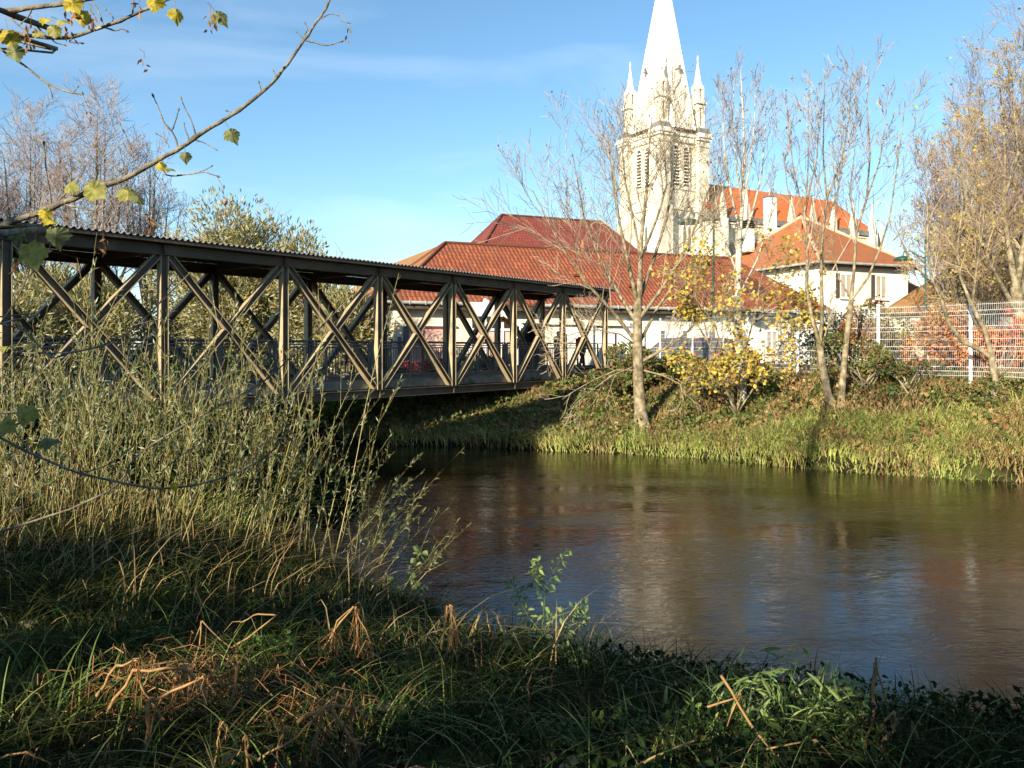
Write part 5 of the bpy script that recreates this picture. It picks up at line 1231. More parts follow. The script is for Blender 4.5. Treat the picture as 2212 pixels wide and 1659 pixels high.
nearwillow('willow shoots leaning right in front of the middle bridge bays', [(-2.9,9.0),(-2.5,9.6),(-3.2,9.9)], 73, 60, 1.3, 2.3, (0.18, 0), 20)
nearwillow('sparse willow shoots bending low over the dark water', [(-2.3,9.8),(-1.9,10.2)], 74, 18, 1.3, 2.2, (0.55, 0), 22, rad=0.35)
nearwillow('short willow shoots in front of the tall thicket at far left', [(-4.1,6.9),(-4.9,7.2),(-3.3,7.6)], 75, 45, 1.1, 2.1, (0.05, 0), 20)
nearwillow('dense low willow growth behind the left thicket under the railing', [(-7,11.5),(-5.5,12),(-8.6,12.6),(-4.5,11.3),(-6.4,10.6)], 77, 60, 1.4, 2.1, (0.05, 0), 22)
# a few long single shoots reaching above the bridge roof
nearwillow('few tall leafy willow shoots crossing the bridge roof line', [(-2.9,7.7),(-3.7,7.6),(-2.3,8.3),(-4.6,7.6)], 76, 13, 2.7, 3.3, (0.05, 0), 44, rad=0.25)

for x_, y_, r_, lb, sd_ in ((-4.6,10.4,1.1,'dark leaf fill added to darken gaps inside the tall willow shoots',171), (-6.6,11.0,1.3,'dark leaf fill added to darken gaps at the far left behind the willow shoots',172), (-3.0,10.9,0.9,'dark leaf fill added to darken gaps at the right foot of the willow shoots',173)):
    bush('undergrowth', lb, 'undergrowth', Vector((x_, y_, gh(x_, y_))), r_*1.2, r_*.6, 1.25, 4200, 0.075, 'nettle', sd_)  # dark leaf clouds added to darken the gaps between shoots
# ---- near bank ground cover -----------------------------------------
rg = np.random.default_rng(12)
def nk(lo, hi):
    def k(P): d = dnear(P); return (d > lo) & (d < hi) & (P[:,1] > 1.6) & (np.abs(P[:,0]) < P[:,1]*0.72+0.6)
    return k
P = scatter(rg, 85000, -9, 7, 1.6, 14, nk(0.0, 9)); c = clump(P[:,0], P[:,1], 1.1, 3); P = P[rg.random(len(P)) < np.clip(0.7+c*1.5, 0.2, 1)]
g = Geo(); blades(g, P, 0.33*np.clip(dnear(P[:,:2])/1.2, 0.45, 1), 0.010, rg, 1.1, seg=4); tag(g.build('shade_toned_grass', M['grass_dark']), kind='stuff')
P = scatter(rg, 2600, -9, 1, 4.5, 13, nk(0.3, 9)); P = P[P[:,1] > 5.0 - 0.2*P[:,0]]
g = Geo(); blades(g, P, 0.62, 0.008, rg, 1.2, seg=4, lean=(0.5, -0.1, 0)); tag(g.build('dry_bent_grass', M['grass_dry']), kind='stuff')
P = scatter(rg, 110000, -8, 8, 1.6, 12, nk(-0.05, 7)); W = np.interp(P[:,0]/P[:,1], [-0.7, -0.1, 0.1, 0.6], [0.20, 0.35, 0.8, 1.0]); c = clump(P[:,0], P[:,1], 1.6, 4)
P = P[rg.random(len(P)) < W*np.clip(0.55+c*1.6, 0.05, 1)]; hs_ = 0.30*np.interp(P[:,0]/P[:,1], [-0.7, 0.1, 0.6], [0.4, 0.8, 0.9])
hs_ = hs_*np.clip(dnear(P[:,:2])/1.6, 0.15, 1); P[:,2] += rg.random(len(P))*hs_
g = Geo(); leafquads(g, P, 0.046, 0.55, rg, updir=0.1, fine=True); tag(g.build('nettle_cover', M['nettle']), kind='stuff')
P = scatter(rg, 900, -5, 5, 2.0, 9, nk(0.3, 7)); P[:,2] += 0.02
# fallen maple leaves
MAPLE = [(0,-.03),(.07,-.08),(.24,-.14),(.28,-.04),(.44,.0),(.42,.14),(.56,.30),(.44,.38),(.42,.52),(.30,.54),(.24,.70),(.14,.76),(.0,.98),(-.14,.76),(-.24,.70),(-.30,.54),(-.42,.52),(-.44,.38),(-.56,.30),(-.42,.14),(-.44,.0),(-.28,-.04),(-.24,-.14),(-.07,-.08)]
def mapleleaf(gm, p, tipdir, nrm, size, rg, curl=0.25, mat=0):
    a = Vector(tipdir).normalized(); n_ = Vector(nrm); b = a.cross(n_).normalized(); n_ = b.cross(a).normalized()
    c = p + a*size*0.3; k = len(MAPLE); ph = rg.random()*6
    pts = [c + n_*0.0] + [p + b*x*size + a*y*size - n_*size*curl*(x*x*1.6+(y-0.3)**2*(0.5+0.5*math.sin(ph))) for x, y in MAPLE]
    gm.add(pts, [(0, i+1, (i+1) % k+1) for i in range(k)], mat)
g = Geo()
for p in P[:300]:
    mapleleaf(g, Vector(p), rdir(rg)*Vector((1,1,.25)), UP+rdir(rg)*0.5, 0.07+0.05*rg.random(), rg)
tag(g.build('fallen_leaves', M['litter']), kind='stuff')

def gY(x, y):
    "distance at which the line of sight through a photo point meets the bank"
    Ys = np.linspace(1.5, 14, 500); P_ = np.column_stack([(x-1106)/F*Ys, Ys]); z = (754-y)/F*Ys
    k = np.where(z <= ground_h(P_))[0]; return float(Ys[k[0]]) if len(k) else 8.0
def grasstuft(label, x, y, Y, n, h, w, mat, seed, bend=0.8, lean=None, rad=0.2, name='grass_tuft'):
    rg = np.random.default_rng(seed); Y = gY(x, y); p = px(x, y, Y); q = np.column_stack([p.x+np.clip(rg.normal(size=n), -1.6, 1.6)*rad, p.y+np.clip(rg.normal(size=n), -1.6, 1.6)*rad*0.6]); B = np.column_stack([q, ground_h(q)-0.02])
    g = Geo(); blades(g, B, h, w, rg, bend, seg=6, lean=lean); o = g.build(name, M[mat]); tag(o, label, 'grass', None); return o
grasstuft('pale green grass tuft at the water edge right of the left stream inlet', 880, 1300, 8.6, 260, 0.50, 0.013, 'grass_near', 81, 0.7, (0.4, 0, 0), 0.42)
grasstuft('long bladed grass tuft leaning over the water left of the tall nettle', 1010, 1290, 8.1, 340, 0.60, 0.014, 'grass_near', 82, 0.6, (0.35, 0, 0), 0.42)
grasstuft('upright grass blades beside the tall nettle', 1120, 1290, 7.9, 150, 0.60, 0.013, 'grass_near', 83, 0.5, (0.2, 0, 0), 0.25)
grasstuft('dry bent grass in bright sun tones at the foot of the willow shoots', 470, 1150, 7.0, 130, 0.75, 0.013, 'grass_bright', 84, 0.9, (0.7, 0.1, 0), 0.3)
grasstuft('dark grass tuft standing against the blue reflection', 1570, 1450, 7.0, 90, 0.34, 0.012, 'grass_dark', 85, 0.6, None, 0.3)
grasstuft('thin arching grass at the bottom left corner', 150, 1550, 3.9, 40, 0.55, 0.009, 'grass_green', 86, 0.9, (0.2, 0, 0), 0.22)
grasstuft('thin arching grass at the bottom centre', 900, 1600, 3.8, 40, 0.42, 0.010, 'grass_green', 87, 0.9, None, 0.2)
grasstuft('bent grass among the dead stalks at lower left', 560, 1500, 4.2, 70, 0.40, 0.008, 'grass_green', 88, 1.0, None, 0.35)

grasstuft('broad arching grass blades sunlit at the lower right', 1640, 1590, 4.3, 70, 0.42, 0.016, 'grass_near', 181, 1.1, (-0.2, 0, 0), 0.22)
grasstuft('broad grass blades right of the lit arching blades', 1790, 1570, 4.3, 45, 0.40, 0.016, 'grass_near', 182, 1.0, (0.2, 0, 0), 0.16)
grasstuft('small lit grass tuft at the bottom right of centre', 1480, 1620, 4.3, 45, 0.30, 0.013, 'grass_near', 183, 1.1, (-0.2, 0, 0), 0.18)
grasstuft('lit broad grass at the bottom between centre and heap', 1270, 1640, 4.3, 35, 0.28, 0.012, 'grass_green', 184, 1.0, None, 0.18)
def leafy(label, cat, name, stems, mat, size, seed, r=0.004, nl=14, aspect=0.7, stemmat='grass_green', pairs=True):
    "upright plants with leaf pairs along hand placed stems"
    rg = np.random.default_rng(seed); b = stems[0][0]; t = thing(name, label, cat, b); gs = Geo(); gl = Geo(); LP = []; LD = []
    for st in stems:
        n = len(st); gs.tube(st, [r*(1-0.7*i/(n-1)) for i in range(n)], 5)
        for q in range(nl):
            u = (q+0.5)/nl; f = (0.15+0.85*u)*(n-1); k = min(int(f), n-2); pt = st[k].lerp(st[k+1], f-k); d = (st[k+1]-st[k]).normalized()
            for w in range(3 if pairs else 1):
                sd_ = rdir(rg); sd_ = (sd_-d*sd_.dot(d)).normalized(); pe = pt+sd_*size*0.45+d*size*0.2; gs.tube([pt, pe], [r*.35, r*.2], 3); LP.append(pe); LD.append(sd_*0.9+UP*rg.normal()*0.2)
    leafquads(gl, LP, size, aspect, rg, droop=np.array([tuple(v) for v in LD])*1.3, fine=True)
    gs.build('stems', M[stemmat], t); gl.build('leaves', M[mat], t); return t
Yn = gY(1170, 1440)
def S(L_, Y): return [px(x, y, Y+dy) for x, y, dy in L_]
leafy('tall pale green nettle standing out against the dark water', 'plant', 'nettle_plant', [S([(1170,1440,0),(1172,1350,0),(1178,1280,.05),(1200,1225,.1),(1226,1185,.1)], Yn), S([(1172,1360,0),(1205,1330,-.1),(1240,1318,-.2),(1268,1310,-.2)], Yn), S([(1172,1370,0),(1140,1330,.1),(1120,1290,.2),(1105,1250,.2)], Yn),
      S([(1172,1400,0),(1210,1370,.2),(1245,1345,.3),(1270,1325,.3)], Yn), S([(1170,1420,0),(1130,1400,-.1),(1095,1375,-.2)], Yn), S([(1175,1420,0),(1230,1405,-.1),(1262,1420,-.2)], Yn), S([(1178,1280,.05),(1150,1250,0),(1165,1215,0)], Yn)], 'grass_near', 0.052, 91, nl=13, aspect=0.5)
leafy('leafy green weed among dead stalks at lower left', 'plant', 'green_weed', [S([(590,1440,0),(585,1400,0),(570,1370,.05)], gY(590,1440)), S([(590,1440,0),(610,1400,0),(625,1375,0)], gY(590,1440)), S([(588,1440,0),(560,1410,0),(545,1385,0)], gY(590,1440))], 'greenleaf', 0.055, 92, nl=7)
leafy('small leafy plant rising in the pale grass at the water edge', 'plant', 'leafy_plant', [S([(860,1330,0),(875,1270,0),(900,1215,0),(910,1187,0)], 8.2), S([(865,1320,0),(840,1280,0),(830,1255,0)], 8.2), S([(866,1320,0),(900,1290,0),(912,1262,0)], 8.2)], 'grass_near', 0.075, 93, nl=8)
leafy('broad leaved reed clump lit at the lower right', 'plant', 'reed_plant', [S([(1560,1600,0),(1590,1540,0),(1600,1480,0),(1575,1440,0)], gY(1650,1600)), S([(1600,1600,0),(1650,1540,.1),(1700,1500,.1),(1720,1440,.1),(1712,1400,.1)], gY(1650,1600)), S([(1640,1600,0),(1560,1560,-.1),(1500,1540,-.1),(1440,1560,-.1)], gY(1650,1600)),
      S([(1700,1600,0),(1760,1530,.1),(1810,1490,.1),(1800,1470,.1)], gY(1650,1600)), S([(1600,1590,0),(1520,1540,.1),(1480,1500,.1)], gY(1650,1600)), S([(1700,1590,0),(1690,1530,-.1),(1660,1480,-.1),(1640,1455,-.1)], gY(1650,1600)), S([(1660,1600,0),(1640,1560,-.2),(1590,1540,-.2)], gY(1650,1600)), S([(1760,1600,0),(1830,1540,0),(1860,1500,0)], gY(1650,1600))], 'grass_near', 0.12, 94, nl=6, aspect=0.15, pairs=True)
leafy('dark leafy nettle mass at the right water edge', 'plant', 'nettle_clump', [S([(1900+60*i, 1600, 0), (1905+62*i, 1560-((i*37)%30), .1), (1915+60*i, 1515-((i*53)%30), .1)], gY(1950,1600)) for i in range(6)], 'nettle', 0.05, 95, nl=14, aspect=0.45)
leafy('dark bramble trailing at the bottom right', 'plant', 'bramble', [S([(1200+55*i, 1640, 0), (1215+55*i, 1590-((i*31)%40), .1), (1240+52*i, 1560-((i*47)%40), .15)], gY(1400,1640)) for i in range(9)], 'grass_green', 0.04, 96, nl=9, aspect=0.5)

# dead broken stalks, each clump a plant with its stalks as parts
def stalks(label, polys, Y, seed, r=0.012, fibre=0):
    rg = np.random.default_rng(seed); yb = max(q[1] for L_ in polys for q in L_); xb = [q[0] for L_ in polys for q in L_ if q[1] == yb][0]; Y = gY(xb, yb)-0.05; b = px(polys[0][0][0], polys[0][0][1], Y); t = thing('broken_stalk', label, 'dead plant', b, None)
    for L_ in polys:
        P = [px(x, y, Y + (q[0] if q else 0)) for x, y, *q in L_]; n = len(P); g = Geo()
        rr_ = r*(0.30+0.26*rg.random())
        pts = []; rad = []
        for i in range(n-1):
            for u in (0, 0.33, 0.66): pts.append(P[i].lerp(P[i+1], u)+rdir(rg)*0.007); rad.append(rr_*(1-0.35*(i+u)/(n-1))*(1.0+0.25*(u == 0)))
        pts.append(P[-1]); rad.append(rr_*0.6); g.tube(pts, rad, 7, cap=True); g.build('stalk', M['reed'], t, smooth=True)
        fibre_n = int(fibre*0.45)
        if fibre_n:
            g = Geo(); tip = P[-1] if P[-1].z > P[0].z else P[len(P)//2]
            for k in range(fibre_n):
                e = tip + Vector((rg.normal()*0.035, rg.normal()*0.03, -abs(rg.normal())*0.13-0.02)); m_ = tip.lerp(e, 0.4)+rdir(rg)*0.018+UP*0.01
                g.tube([tip+rdir(rg)*.008, m_, e], [.0028, .002, .001], 3)
            g.build('dry_fibres', M['reed'], t)
    return t
stalks('folded orange brown stalk standing at centre of the dark undergrowth', [[(945,1440),(955,1390),(968,1310),(975,1308)], [(975,1308),(985,1360),(1000,1400)], [(972,1308),(978,1350),(976,1395)]], 5.6, 101, 0.014, 26)
stalks('square bent brown stalk below the tall nettle', [[(1186,1530),(1190,1480),(1195,1446),(1150,1444),(1140,1478)]], 5.0, 102, 0.016, 6)
stalks('ragged bundle of drooping brown stalks left of centre', [[(700,1450),(730,1340),(765,1310),(770,1315)], [(768,1312),(775,1380),(762,1440)], [(765,1312),(720,1360),(690,1420)], [(768,1312),(800,1390)]], 5.4, 103, 0.011, 40)
stalks('brown stalks drooping beside the folded stalk', [[(1010,1400),(1030,1340),(1045,1310),(1075,1330),(1085,1370)], [(1046,1312),(1060,1360),(1055,1410)]], 5.6, 104, 0.012, 26)
stalks('pointed pair of thin stalks forming a tent shape', [[(395,1440),(437,1342),(500,1400)], [(437,1342),(425,1420),(415,1450)], [(500,1400),(600,1330),(560,1325),(520,1345)]], 4.6, 105, 0.010, 6)
stalks('tall thick reed stump standing in the lower right water edge', [[(1885,1560),(1888,1480),(1893,1420)], [(1893,1440),(1905,1490),(1925,1560),(1950,1600)]], 5.4, 106, 0.017, 8)
stalks('bent orange stalk stump at the right of the tall reed', [[(1915,1600),(1935,1555),(1930,1535),(1905,1570)], [(1988,1659),(1980,1600),(1972,1560)]], 4.8, 107, 0.016, 10)
stalks('thick orange stalk standing at the bottom left', [[(300,1680),(318,1600),(322,1520),(335,1508)], [(322,1520),(400,1480),(440,1460)]], 3.7, 108, 0.019, 12)
stalks('pale long reed lying diagonally over the heap', [[(330,1555),(400,1520),(470,1475),(510,1440)], [(510,1440),(500,1520),(470,1590)]], 3.9, 109, 0.013, 6)
stalks('arched brown reed on top of the heap', [[(230,1540),(290,1450),(400,1440),(440,1500),(450,1560)], [(300,1470),(340,1540),(360,1600)], [(210,1500),(250,1440),(300,1425)]], 4.0, 110, 0.015, 30)
stalks('cluster of orange stalks crossing at the bottom centre', [[(560,1640),(640,1590),(700,1530),(730,1500)], [(700,1530),(680,1600),(650,1680)], [(710,1530),(760,1600),(790,1610)], [(640,1560),(700,1525),(760,1530)]], 3.8, 111, 0.015, 20)
stalks('upright stalk stumps in front of the heap', [[(455,1700),(470,1620),(480,1560)], [(540,1700),(535,1620),(530,1590)], [(590,1680),(600,1620),(620,1570)]], 3.5, 112, 0.014, 10)
stalks('low broken stalks in the bottom left corner', [[(-10,1640),(60,1625),(110,1650)], [(120,1680),(130,1640),(150,1625)], [(180,1700),(210,1640),(240,1600)]], 3.5, 113, 0.014, 10)
stalks('dark reed lying along the bottom towards the centre', [[(760,1690),(900,1660),(1080,1690)], [(1300,1690),(1400,1640),(1500,1600)]], 3.6, 114, 0.013, 0)
stalks('thin reddish stalks right of the lit reed clump', [[(1560,1460),(1620,1560),(1680,1640),(1730,1690)], [(1640,1620),(1760,1600),(1800,1640)], [(1530,1530),(1600,1500),(1570,1570)]], 4.2, 115, 0.012, 6)
# heap of fibres and thin reeds
rg = np.random.default_rng(120); g = Geo(); Yh = gY(430, 1540); Yk = gY(700, 1590)
for i in range(520):
    x = rg.normal(420, 130); y = rg.normal(1510, 52); p = px(x, y, Yh-0.05+rg.normal(0, 0.12)); d = rdir(rg)*Vector((1, .7, .55)); L = 0.06+0.34*rg.random()**1.5
    m_ = p + d*L*0.5 + UP*0.05*rg.random(); g.tube([p, m_, p+d*L-UP*0.06], [.0026, .0022, .0010], 3)
for i in range(150):
    x = rg.normal(700, 90); y = rg.normal(1560, 40); p = px(x, y, Yk-0.05+rg.normal(0, 0.1)); d = rdir(rg)*Vector((1, .7, .55)); L = 0.05+0.15*rg.random()
    g.tube([p, p+d*L*.5+UP*.03, p+d*L-UP*.04], [.0024, .002, .001], 3)
tag(g.build('reed_heap', M['reed']), kind='stuff')
P = scatter(rg, 1500, -4.5, 3.5, 2.3, 6.5, nk(0.4, 7)); g = Geo(); blades(g, P, 0.36, 0.008, rg, 1.2, seg=6); tag(g.build('tangled_grass', M['grass_green']), kind='stuff')
P = scatter(rg, 500, -4.5, 2.5, 2.3, 6.5, nk(0.4, 7)); g = Geo(); blades(g, P, 0.30, 0.007, rg, 1.3, seg=6); tag(g.build('withered_grass', M['grass_dry']), kind='stuff')

# ---- overhanging maple ----------------------------------------------
mt = thing('maple_tree', 'maple with bare branches and few yellowing leaves hanging in from the upper left', 'tree', (-5.03, 0.30, gh(-5.03, 0.30)))
tb = Vector((-5.03, 0.30, gh(-5.03, 0.30)-0.2))
g = Geo(); g.tube([tb, tb+UP*0.5, tb+UP*2, tb+UP*4.5, tb+UP*8, tb+UP*11], [0.36, 0.22, 0.19, 0.16, 0.11, 0.05], 14); g.build('trunk', M['darkbark'], mt, smooth=True)
TM = Tree(130, (0, 7, 5, 3), (0, 40, 40, 40), (0, .5, .5, .5), (.2, .2, .2, .1), .12, .008, sides=(8, 6, 4, 3))
rgm = np.random.default_rng(5)
for i in range(6):
    a = R(170+i*32); TM.grow(tb+UP*(5.0+i*1.0), Vector((math.cos(a), math.sin(a), .5)).normalized(), 3.5, .05, 1)
TM.wood.build('upper_limbs', M['darkbark'], mt); TM.twigs.build('upper_twigs', M['darkbark'], mt)
def branch(main, r0, r1, subs, Y, root=None):
    g = Geo(); pts = [px(x, y, Y + (q[0] if q else 0)) for x, y, *q in main]
    if root is not None: pts = [root] + pts
    # smooth by Catmull-Rom
    def cr(P):
        out = []
        Q = [P[0]*2-P[1]] + P + [P[-1]*2-P[-2]]
        for i in range(1, len(Q)-2):
            for t in (0, .25, .5, .75):
                a, b, c, d = Q[i-1], Q[i], Q[i+1], Q[i+2]
                out.append(0.5*((2*b)+(c-a)*t+(2*a-5*b+4*c-d)*t*t+(3*b-a-3*c+d)*t**3))
        return out + [P[-1]]
    S_ = cr(pts); n = len(S_); rad = []
    for i in range(n):
        rr_ = r0+(r1-r0)*i/(n-1); rr_ *= 1.28 if (i % 7 == 3) else 1.0; rad.append(rr_)
    g.tube([p+rdir(rgm)*r0*0.15 for p in S_], rad, 9); tip = S_[-1]
    g.lathe(tip-UP*0.004, [(r1*.9,0),(r1*1.7,r1*1.5),(0,r1*5)], 6)
    for sb, rs in subs:
        P = cr([px(x, y, Y + (q[0] if q else 0)) for x, y, *q in sb]); m_ = len(P)
        g.tube([p+rdir(rgm)*rs*0.2 for p in P], [rs*(1-.45*i/(m_-1))*(1.35 if i % 4 == 2 else 1) for i in range(m_)], 6)
        e = P[-1]; d = (P[-1]-P[-2]).normalized(); g.tube([e, e+d*rs*2, e+d*rs*5], [rs*.9, rs*1.5, rs*.1], 6)
    return g.build('branch', M['darkbark'], mt, smooth=True)
Yb = 3.9
BR1 = branch([(-60,508,-.2),(0,484),(60,468),(100,452),(160,428),(220,402),(270,385),(330,352),(390,318),(450,278),(500,248),(560,205),(600,165),(640,112),(672,65),(698,28),(716,-6)], .017, .0048,
 [([(110,452),(108,420),(100,370),(95,312,.02)], .005), ([(113,447),(130,430),(148,410),(152,395)], .0042), ([(270,385),(248,360),(225,340),(206,318)], .005), ([(170,424),(155,400),(145,370),(130,352)], .0042), ([(385,320),(375,290),(355,265),(345,240),(332,210)], .0048), ([(370,285),(378,265),(385,240)], .0038), ([(425,305),(415,265),(400,235),(392,215)], .004), ([(408,300),(400,280),(398,270)], .0035),
  ([(420,302),(440,308),(465,322)], .0035), ([(350,345),(360,378),(410,376),(440,372),(468,380)], .0042), ([(410,376),(440,368),(455,360)], .003), ([(288,250+90),(275,300),(260,270)], .0038), ([(365,318),(355,300),(340,290)], .0032), ([(565,197),(575,188),(585,183)], .0034), ([(565,197),(560,180)], .0034), ([(662,88),(680,92),(705,98),(728,92),(735,90)], .0038), ([(662,88),(650,78),(642,70)], .003), ([(690,42),(715,30),(742,40),(758,66)], .0026), ([(480,262),(500,245),(492,240)], .003), ([(530,232),(548,215)], .003), ([(140,442),(170,448),(205,455),(222,448)], .0042), ([(600,170),(592,155)], .0028), ([(658,75),(664,62),(660,52)], .003)], Yb, root=tb+UP*1.6)
BR2 = branch([(-40,58,-.1),(0,66),(60,76),(140,82),(200,65),(260,45),(310,22),(360,0),(420,-25)], .010, .006,
 [([(65,78),(40,55),(10,28),(-10,25)], .0045), ([(225,60),(215,30),(205,10),(195,0)], .004), ([(206,55),(228,60),(250,66),(262,62),(272,66)], .0038), ([(285,35),(288,12),(287,-5)], .0034), ([(160,80),(150,90),(175,93)], .0034), ([(108,80),(120,92),(138,97)], .0032), ([(228,58),(245,40),(230,22)], .003), ([(100,78),(70,50),(30,40)], .0036)], 3.6, root=tb+UP*3.4)
BR3 = branch([(-60,0,-.1),(0,22),(60,18),(120,10),(180,0),(230,-10)], .0125, .008, [([(70,15),(62,35),(48,48)], .0034), ([(140,8),(150,24)], .0034)], 3.5, root=tb+UP*3.7)
BR4 = branch([(-40,70),(0,105),(50,140),(100,178),(140,196),(178,204)], .006, .004, [([(100,178),(108,192),(112,205)], .003), ([(158,200),(166,190)], .003), ([(178,204),(186,222),(192,232)], .0024)], 3.6, root=tb+UP*3.0)
BR5 = branch([(-60,690),(0,700),(50,715),(110,770),(140,765),(240,742),(300,700),(345,655),(380,620),(410,590)], .0048, .0024, [([(0,700),(40,640),(70,560),(80,470)], .0045), ([(60,600),(95,560),(120,500)], .0035)], 4.4, root=tb+UP*1.3)
BR6 = branch([(-60,760),(40,762),(130,762),(200,752),(270,722),(330,672),(372,610)], .005, .0028, [([(70,770),(40,800),(0,815)], .003), ([(300,700),(350,690),(400,700)], .003)], 4.6, root=tb+UP*1.2)
BR7 = branch([(-80,900),(0,945),(80,985),(160,1018),(240,1038),(320,1053),(370,1054),(430,1046),(500,1025),(560,995),(605,955),(618,920),(612,905)], .0078, .0034, [([(170,1022),(220,1010),(262,985),(285,965)], .0036), ([(60,972),(30,930),(-10,905)], .004), ([(330,1054),(350,1020),(390,985),(440,955)], .0036), ([(560,995),(590,985),(610,985)], .0028)], 4.2, root=tb+UP*1.0)
BR8 = branch([(150,1100),(300,980),(430,900),(560,830),(640,760),(700,700),(760,640),(800,625)], .0075, .0028, [([(500,862),(560,870),(620,885)], .003)], 5.6, root=Vector((-5.2, 4.4, gh(-5.2, 4.4))))
def leafpart(parent, x, y, Y, size, tip, nrm, mat, seed):
    rg = np.random.default_rng(seed); g = Geo(); p = px(x, y, Y)
    mapleleaf(g, p, Vector(tip), Vector(nrm), size*0.95, rg, 0.8); g.tube([p-Vector(tip).normalized()*size*0.5+UP*0.01, p], [.0012, .0012], 4)
    g.build('leaf', M[mat], parent)
for (x, y, s, tip, nr, mt_) in [(160,395,.085,(-.5,0,-.3),(0,-1,.4),'maple_leaf'), (190,400,.12,(.7,0,-.5),(0,-1,.3),'maple_leaf'), (265,405,.11,(.9,0,-.6),(.2,-.8,.8),'maple_leaf'), (290,420,.07,(.8,0,-.5),(.2,-.6,.9),'maple_leaf_dark'), (345,352,.055,(.4,0,-.6),(.5,-1,.2),'maple_leaf_yellow'), (362,362,.045,(.8,0,-.2),(.2,-.5,.8),'maple_leaf_dark'),
        (400,330,.060,(.1,0,-1),(.3,-1,.3),'maple_leaf_dark'), (495,280,.085,(.5,0,-.8),(.3,-1,.2),'maple_leaf_dark'), (92,452,.07,(.5,0,-.5),(0,-.8,.8),'maple_leaf_yellow'), (100,470,.07,(.7,0,-.4),(0,-.5,1),'greenish'), (120,492,.12,(.1,0,-1),(.2,-1,.5),'maple_leaf_dark'), (60,530,.15,(.35,0,-1),(.1,-1,.3),'maple_leaf'), (45,510,.08,(-.6,0,.1),(.1,-1,.5),'maple_leaf_dark')]:
    leafpart(BR1, x, y, Yb-0.05, s, tip, nr, 'maple_leaf_yellow' if mt_ == 'greenish' else mt_, int(x+y))
for (x, y, s, tip, nr, mt_) in [(335,-8,.085,(-.1,0,-1),(.2,-1,.2),'maple_leaf_yellow'), (380,20,.075,(.2,0,-1),(.8,-1,.2),'maple_leaf_yellow'), (465,25,.085,(.6,0,-.6),(.2,-1,.4),'maple_leaf_dark'), (75,85-20,.06,(.9,0,-.3),(.1,-.8,.8),'maple_leaf'), (110,55,.07,(.6,0,-.6),(.2,-1,.5),'maple_leaf'), (180,25,.08,(0,0,-1),(.7,-1,.1),'maple_leaf_yellow'), (125,42,.06,(1,0,-.1),(.1,-.7,.8),'maple_leaf'), (18,68,.095,(.3,0,-1),(.5,-1,.2),'maple_leaf_yellow'), (28,100,.085,(.4,0,-1),(.3,-1,.3),'maple_leaf_dark')]:
    leafpart(BR2, x, y, 3.55, s, tip, nr, mt_, int(x+y))
for (x, y, s, tip, nr, mt_) in [(150,-5,.09,(.5,0,-.8),(.2,-1,.4),'maple_leaf_yellow'), (90,38,.06,(1,0,-.2),(0,-.7,.9),'maple_leaf_yellow')]: leafpart(BR3, x, y, 3.45, s, tip, nr, mt_, int(x+y))
for (x, y, s, tip, nr, mt_) in [(55,880,.13,(-.2,0,-.6),(.1,-1,.4),'maple_leaf'), (20,905,.12,(-.4,0,-.4),(0,-1,.5),'maple_leaf'), (95,950,.10,(.8,0,-.1),(.1,-.6,.9),'maple_leaf_dark'), (375,1045,.05,(.2,0,-1),(.4,-1,.2),'maple_leaf_yellow')]: leafpart(BR7, x, y, 4.15, s, tip, nr, mt_, int(x+y))
for (x, y, s, tip, nr, mt_) in [(55,742,.09,(.9,0,.1),(.1,-.3,1),'maple_leaf'), (20,748,.08,(-.9,0,0),(.1,-.4,1),'maple_leaf')]: leafpart(BR6, x, y, 4.55, s, tip, nr, mt_, int(x+y))
def keys(parent, x, y, Y, x0, y0, n, seed, sz=.035):
    rg = np.random.default_rng(seed); p = px(x, y, Y); q = px(x0, y0, Y); g = Geo(); g.tube([q, q.lerp(p, .5)+Vector((.01, 0, .006)), p], [.0012, .001, .001], 4)
    pts = [p+rdir(rg)*.018-UP*.01*k for k in range(n)]; leafquads(g, pts, sz, .42, rg, droop=np.array([(0, 0, -1.2)]*n)); g.build('seed_keys', M['keys'], parent)
for a in ((485,430,3.85,468,380,9,1), (324,460,3.85,318,436,7,2), (328,482,3.85,326,462,3,3), (752,58,3.85,735,45,5,4), (222,508,3.8,215,470,8,6), (35,555,3.8,40,530,8,7)): keys(BR1, *a)
for a in ((312,125,3.55,300,105,6,8), (192,232,3.55,186,220,5,9), (65,50,3.5,62,30,12,10), (455,25,3.5,445,5,8,11), (150,15,3.45,145,5,14,12), (195,20,3.45,190,8,8,13), (300,5,3.5,298,-10,4,14)): keys(BR2, *a)
keys(BR7, 614, 912, 4.2, 612, 900, 9, 15, .05)

# ---- unseen hedge added behind the viewer to shade the near bank ---
hb = SH*7.0; hp = Vector((-SH.y, SH.x, 0))
ht = thing('hedge', 'unseen ragged hedge added behind the viewpoint to shade the near bank', 'hedge', (hb.x, hb.y, gh(hb.x, hb.y)))
rg = np.random.default_rng(140); n = 34000; s_ = rg.uniform(-15, 15, n); dd = rg.normal(size=n)*0.7
top = np.interp(s_, [-9.5, -7.8, -6, 15], [1.5, 1.9, 3.5, 3.9]) + np.array([noise.noise(Vector((a*0.55, 0, 1)))*0.9 + noise.noise(Vector((a*1.9, 0, 5)))*0.6 for a in s_])
zz_ = -1.6 + (top+1.6)*rg.random(n)**0.8
P = np.column_stack([hb.x+hp.x*s_+SH.x*dd, hb.y+hp.y*s_+SH.y*dd, zz_])
q = np.array([noise.noise(Vector((a*1.1, 0, z*1.4))) for a, z in zip(s_, zz_)]); P = P[~((q > 0.16) & (zz_ > 0.4))]
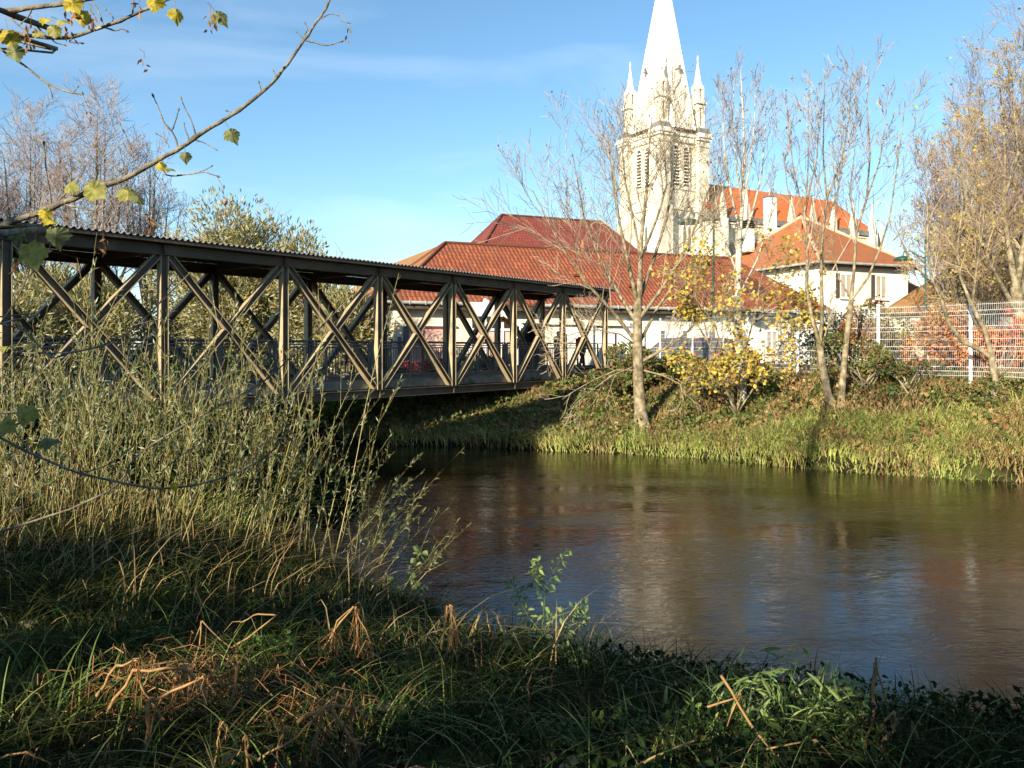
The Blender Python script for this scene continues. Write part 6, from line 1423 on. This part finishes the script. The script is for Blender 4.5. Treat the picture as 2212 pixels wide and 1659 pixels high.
for x, y, Y, r in ((430,1480,4.1,.42),(300,1470,4.0,.25),(520,1440,4.2,.3),(970,1340,5.6,.30),(1200,1240,6.6,.42),(1240,1330,6.5,.3),(1130,1290,6.7,.25),(1650,1500,4.3,.40),(1560,1560,4.3,.22),(1790,1500,4.4,.25),(1010,1270,8.1,.55),(870,1285,8.4,.45),(440,1370,4.6,.25),
        (760,1345,5.4,.32),(1185,1470,5.0,.20),(320,1590,3.7,.25),(680,1570,3.8,.28),(1890,1460,5.4,.2),(600,1390,4.6,.2),(1060,1340,5.6,.2),(150,1060,8.3,.8),(330,1080,8.5,.8),(480,1090,8.6,.7),(620,1050,9,.6),(40,1040,8.3,.7),(560,1130,7.2,.5),(140,1500,3.9,.18),(620,1620,3.6,.2),(1940,1560,4.8,.15)):
    Y = Yn if (1100 < x < 1260 and y < 1400) else min(Y, gY(x, y)); o_ = np.array(tuple(px(x, y, Y))); s3 = np.array(tuple(SUN)); w = P - o_; t_ = w@s3; dist = np.linalg.norm(w - t_[:,None]*s3, axis=1); P = P[dist > r*0.8]  # gaps cut along the sun rays to leave chosen spots lit
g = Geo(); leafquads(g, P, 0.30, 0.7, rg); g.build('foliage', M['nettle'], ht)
g = Geo()
for a in np.arange(-14, 14.1, 1.4):
    b = hb+hp*a; b = Vector((b.x, b.y, -1.7)); hh_ = (1.0 if a > -5.5 else 0.6); g.tube([b, b+UP*2*hh_+rdir(rg)*.2, b+UP*4.2*hh_+rdir(rg)*.5], [.09, .06, .02], 6)
g.build('stems', M['darkbark'], ht)


# unseen columnar trees added outside the left edge to darken the bank under the bridge
for sc_, top_, lb_ in ((-13.9, 8.3, 'unseen columnar evergreen added outside the left edge to shade the bank beneath the bridge'), (-15.3, 6.1, 'shorter unseen evergreen added beside the taller one to widen its shade')):
  hc = hp*sc_; cz = gh(hc.x, hc.y); ct = thing('added_shade_tree', lb_, 'tree', (hc.x, hc.y, cz))
  rg = np.random.default_rng(160); n = 16000; z_ = rg.random(n); a_ = rg.random(n)*2*math.pi; rr_ = 1.35*np.minimum(1, np.minimum(z_*6, (1.02-z_)*3.2))*(0.75+0.25*rg.random(n))
  P = np.column_stack([hc.x+rr_*np.cos(a_), hc.y+rr_*np.sin(a_), cz+0.4+z_*(top_-cz)])
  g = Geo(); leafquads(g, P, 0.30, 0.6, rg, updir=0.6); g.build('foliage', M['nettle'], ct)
  g = Geo(); g.tube([Vector((hc.x, hc.y, cz-.2)), Vector((hc.x, hc.y, top_-1.2))], [.2, .05], 8); g.build('trunk', M['darkbark'], ct)
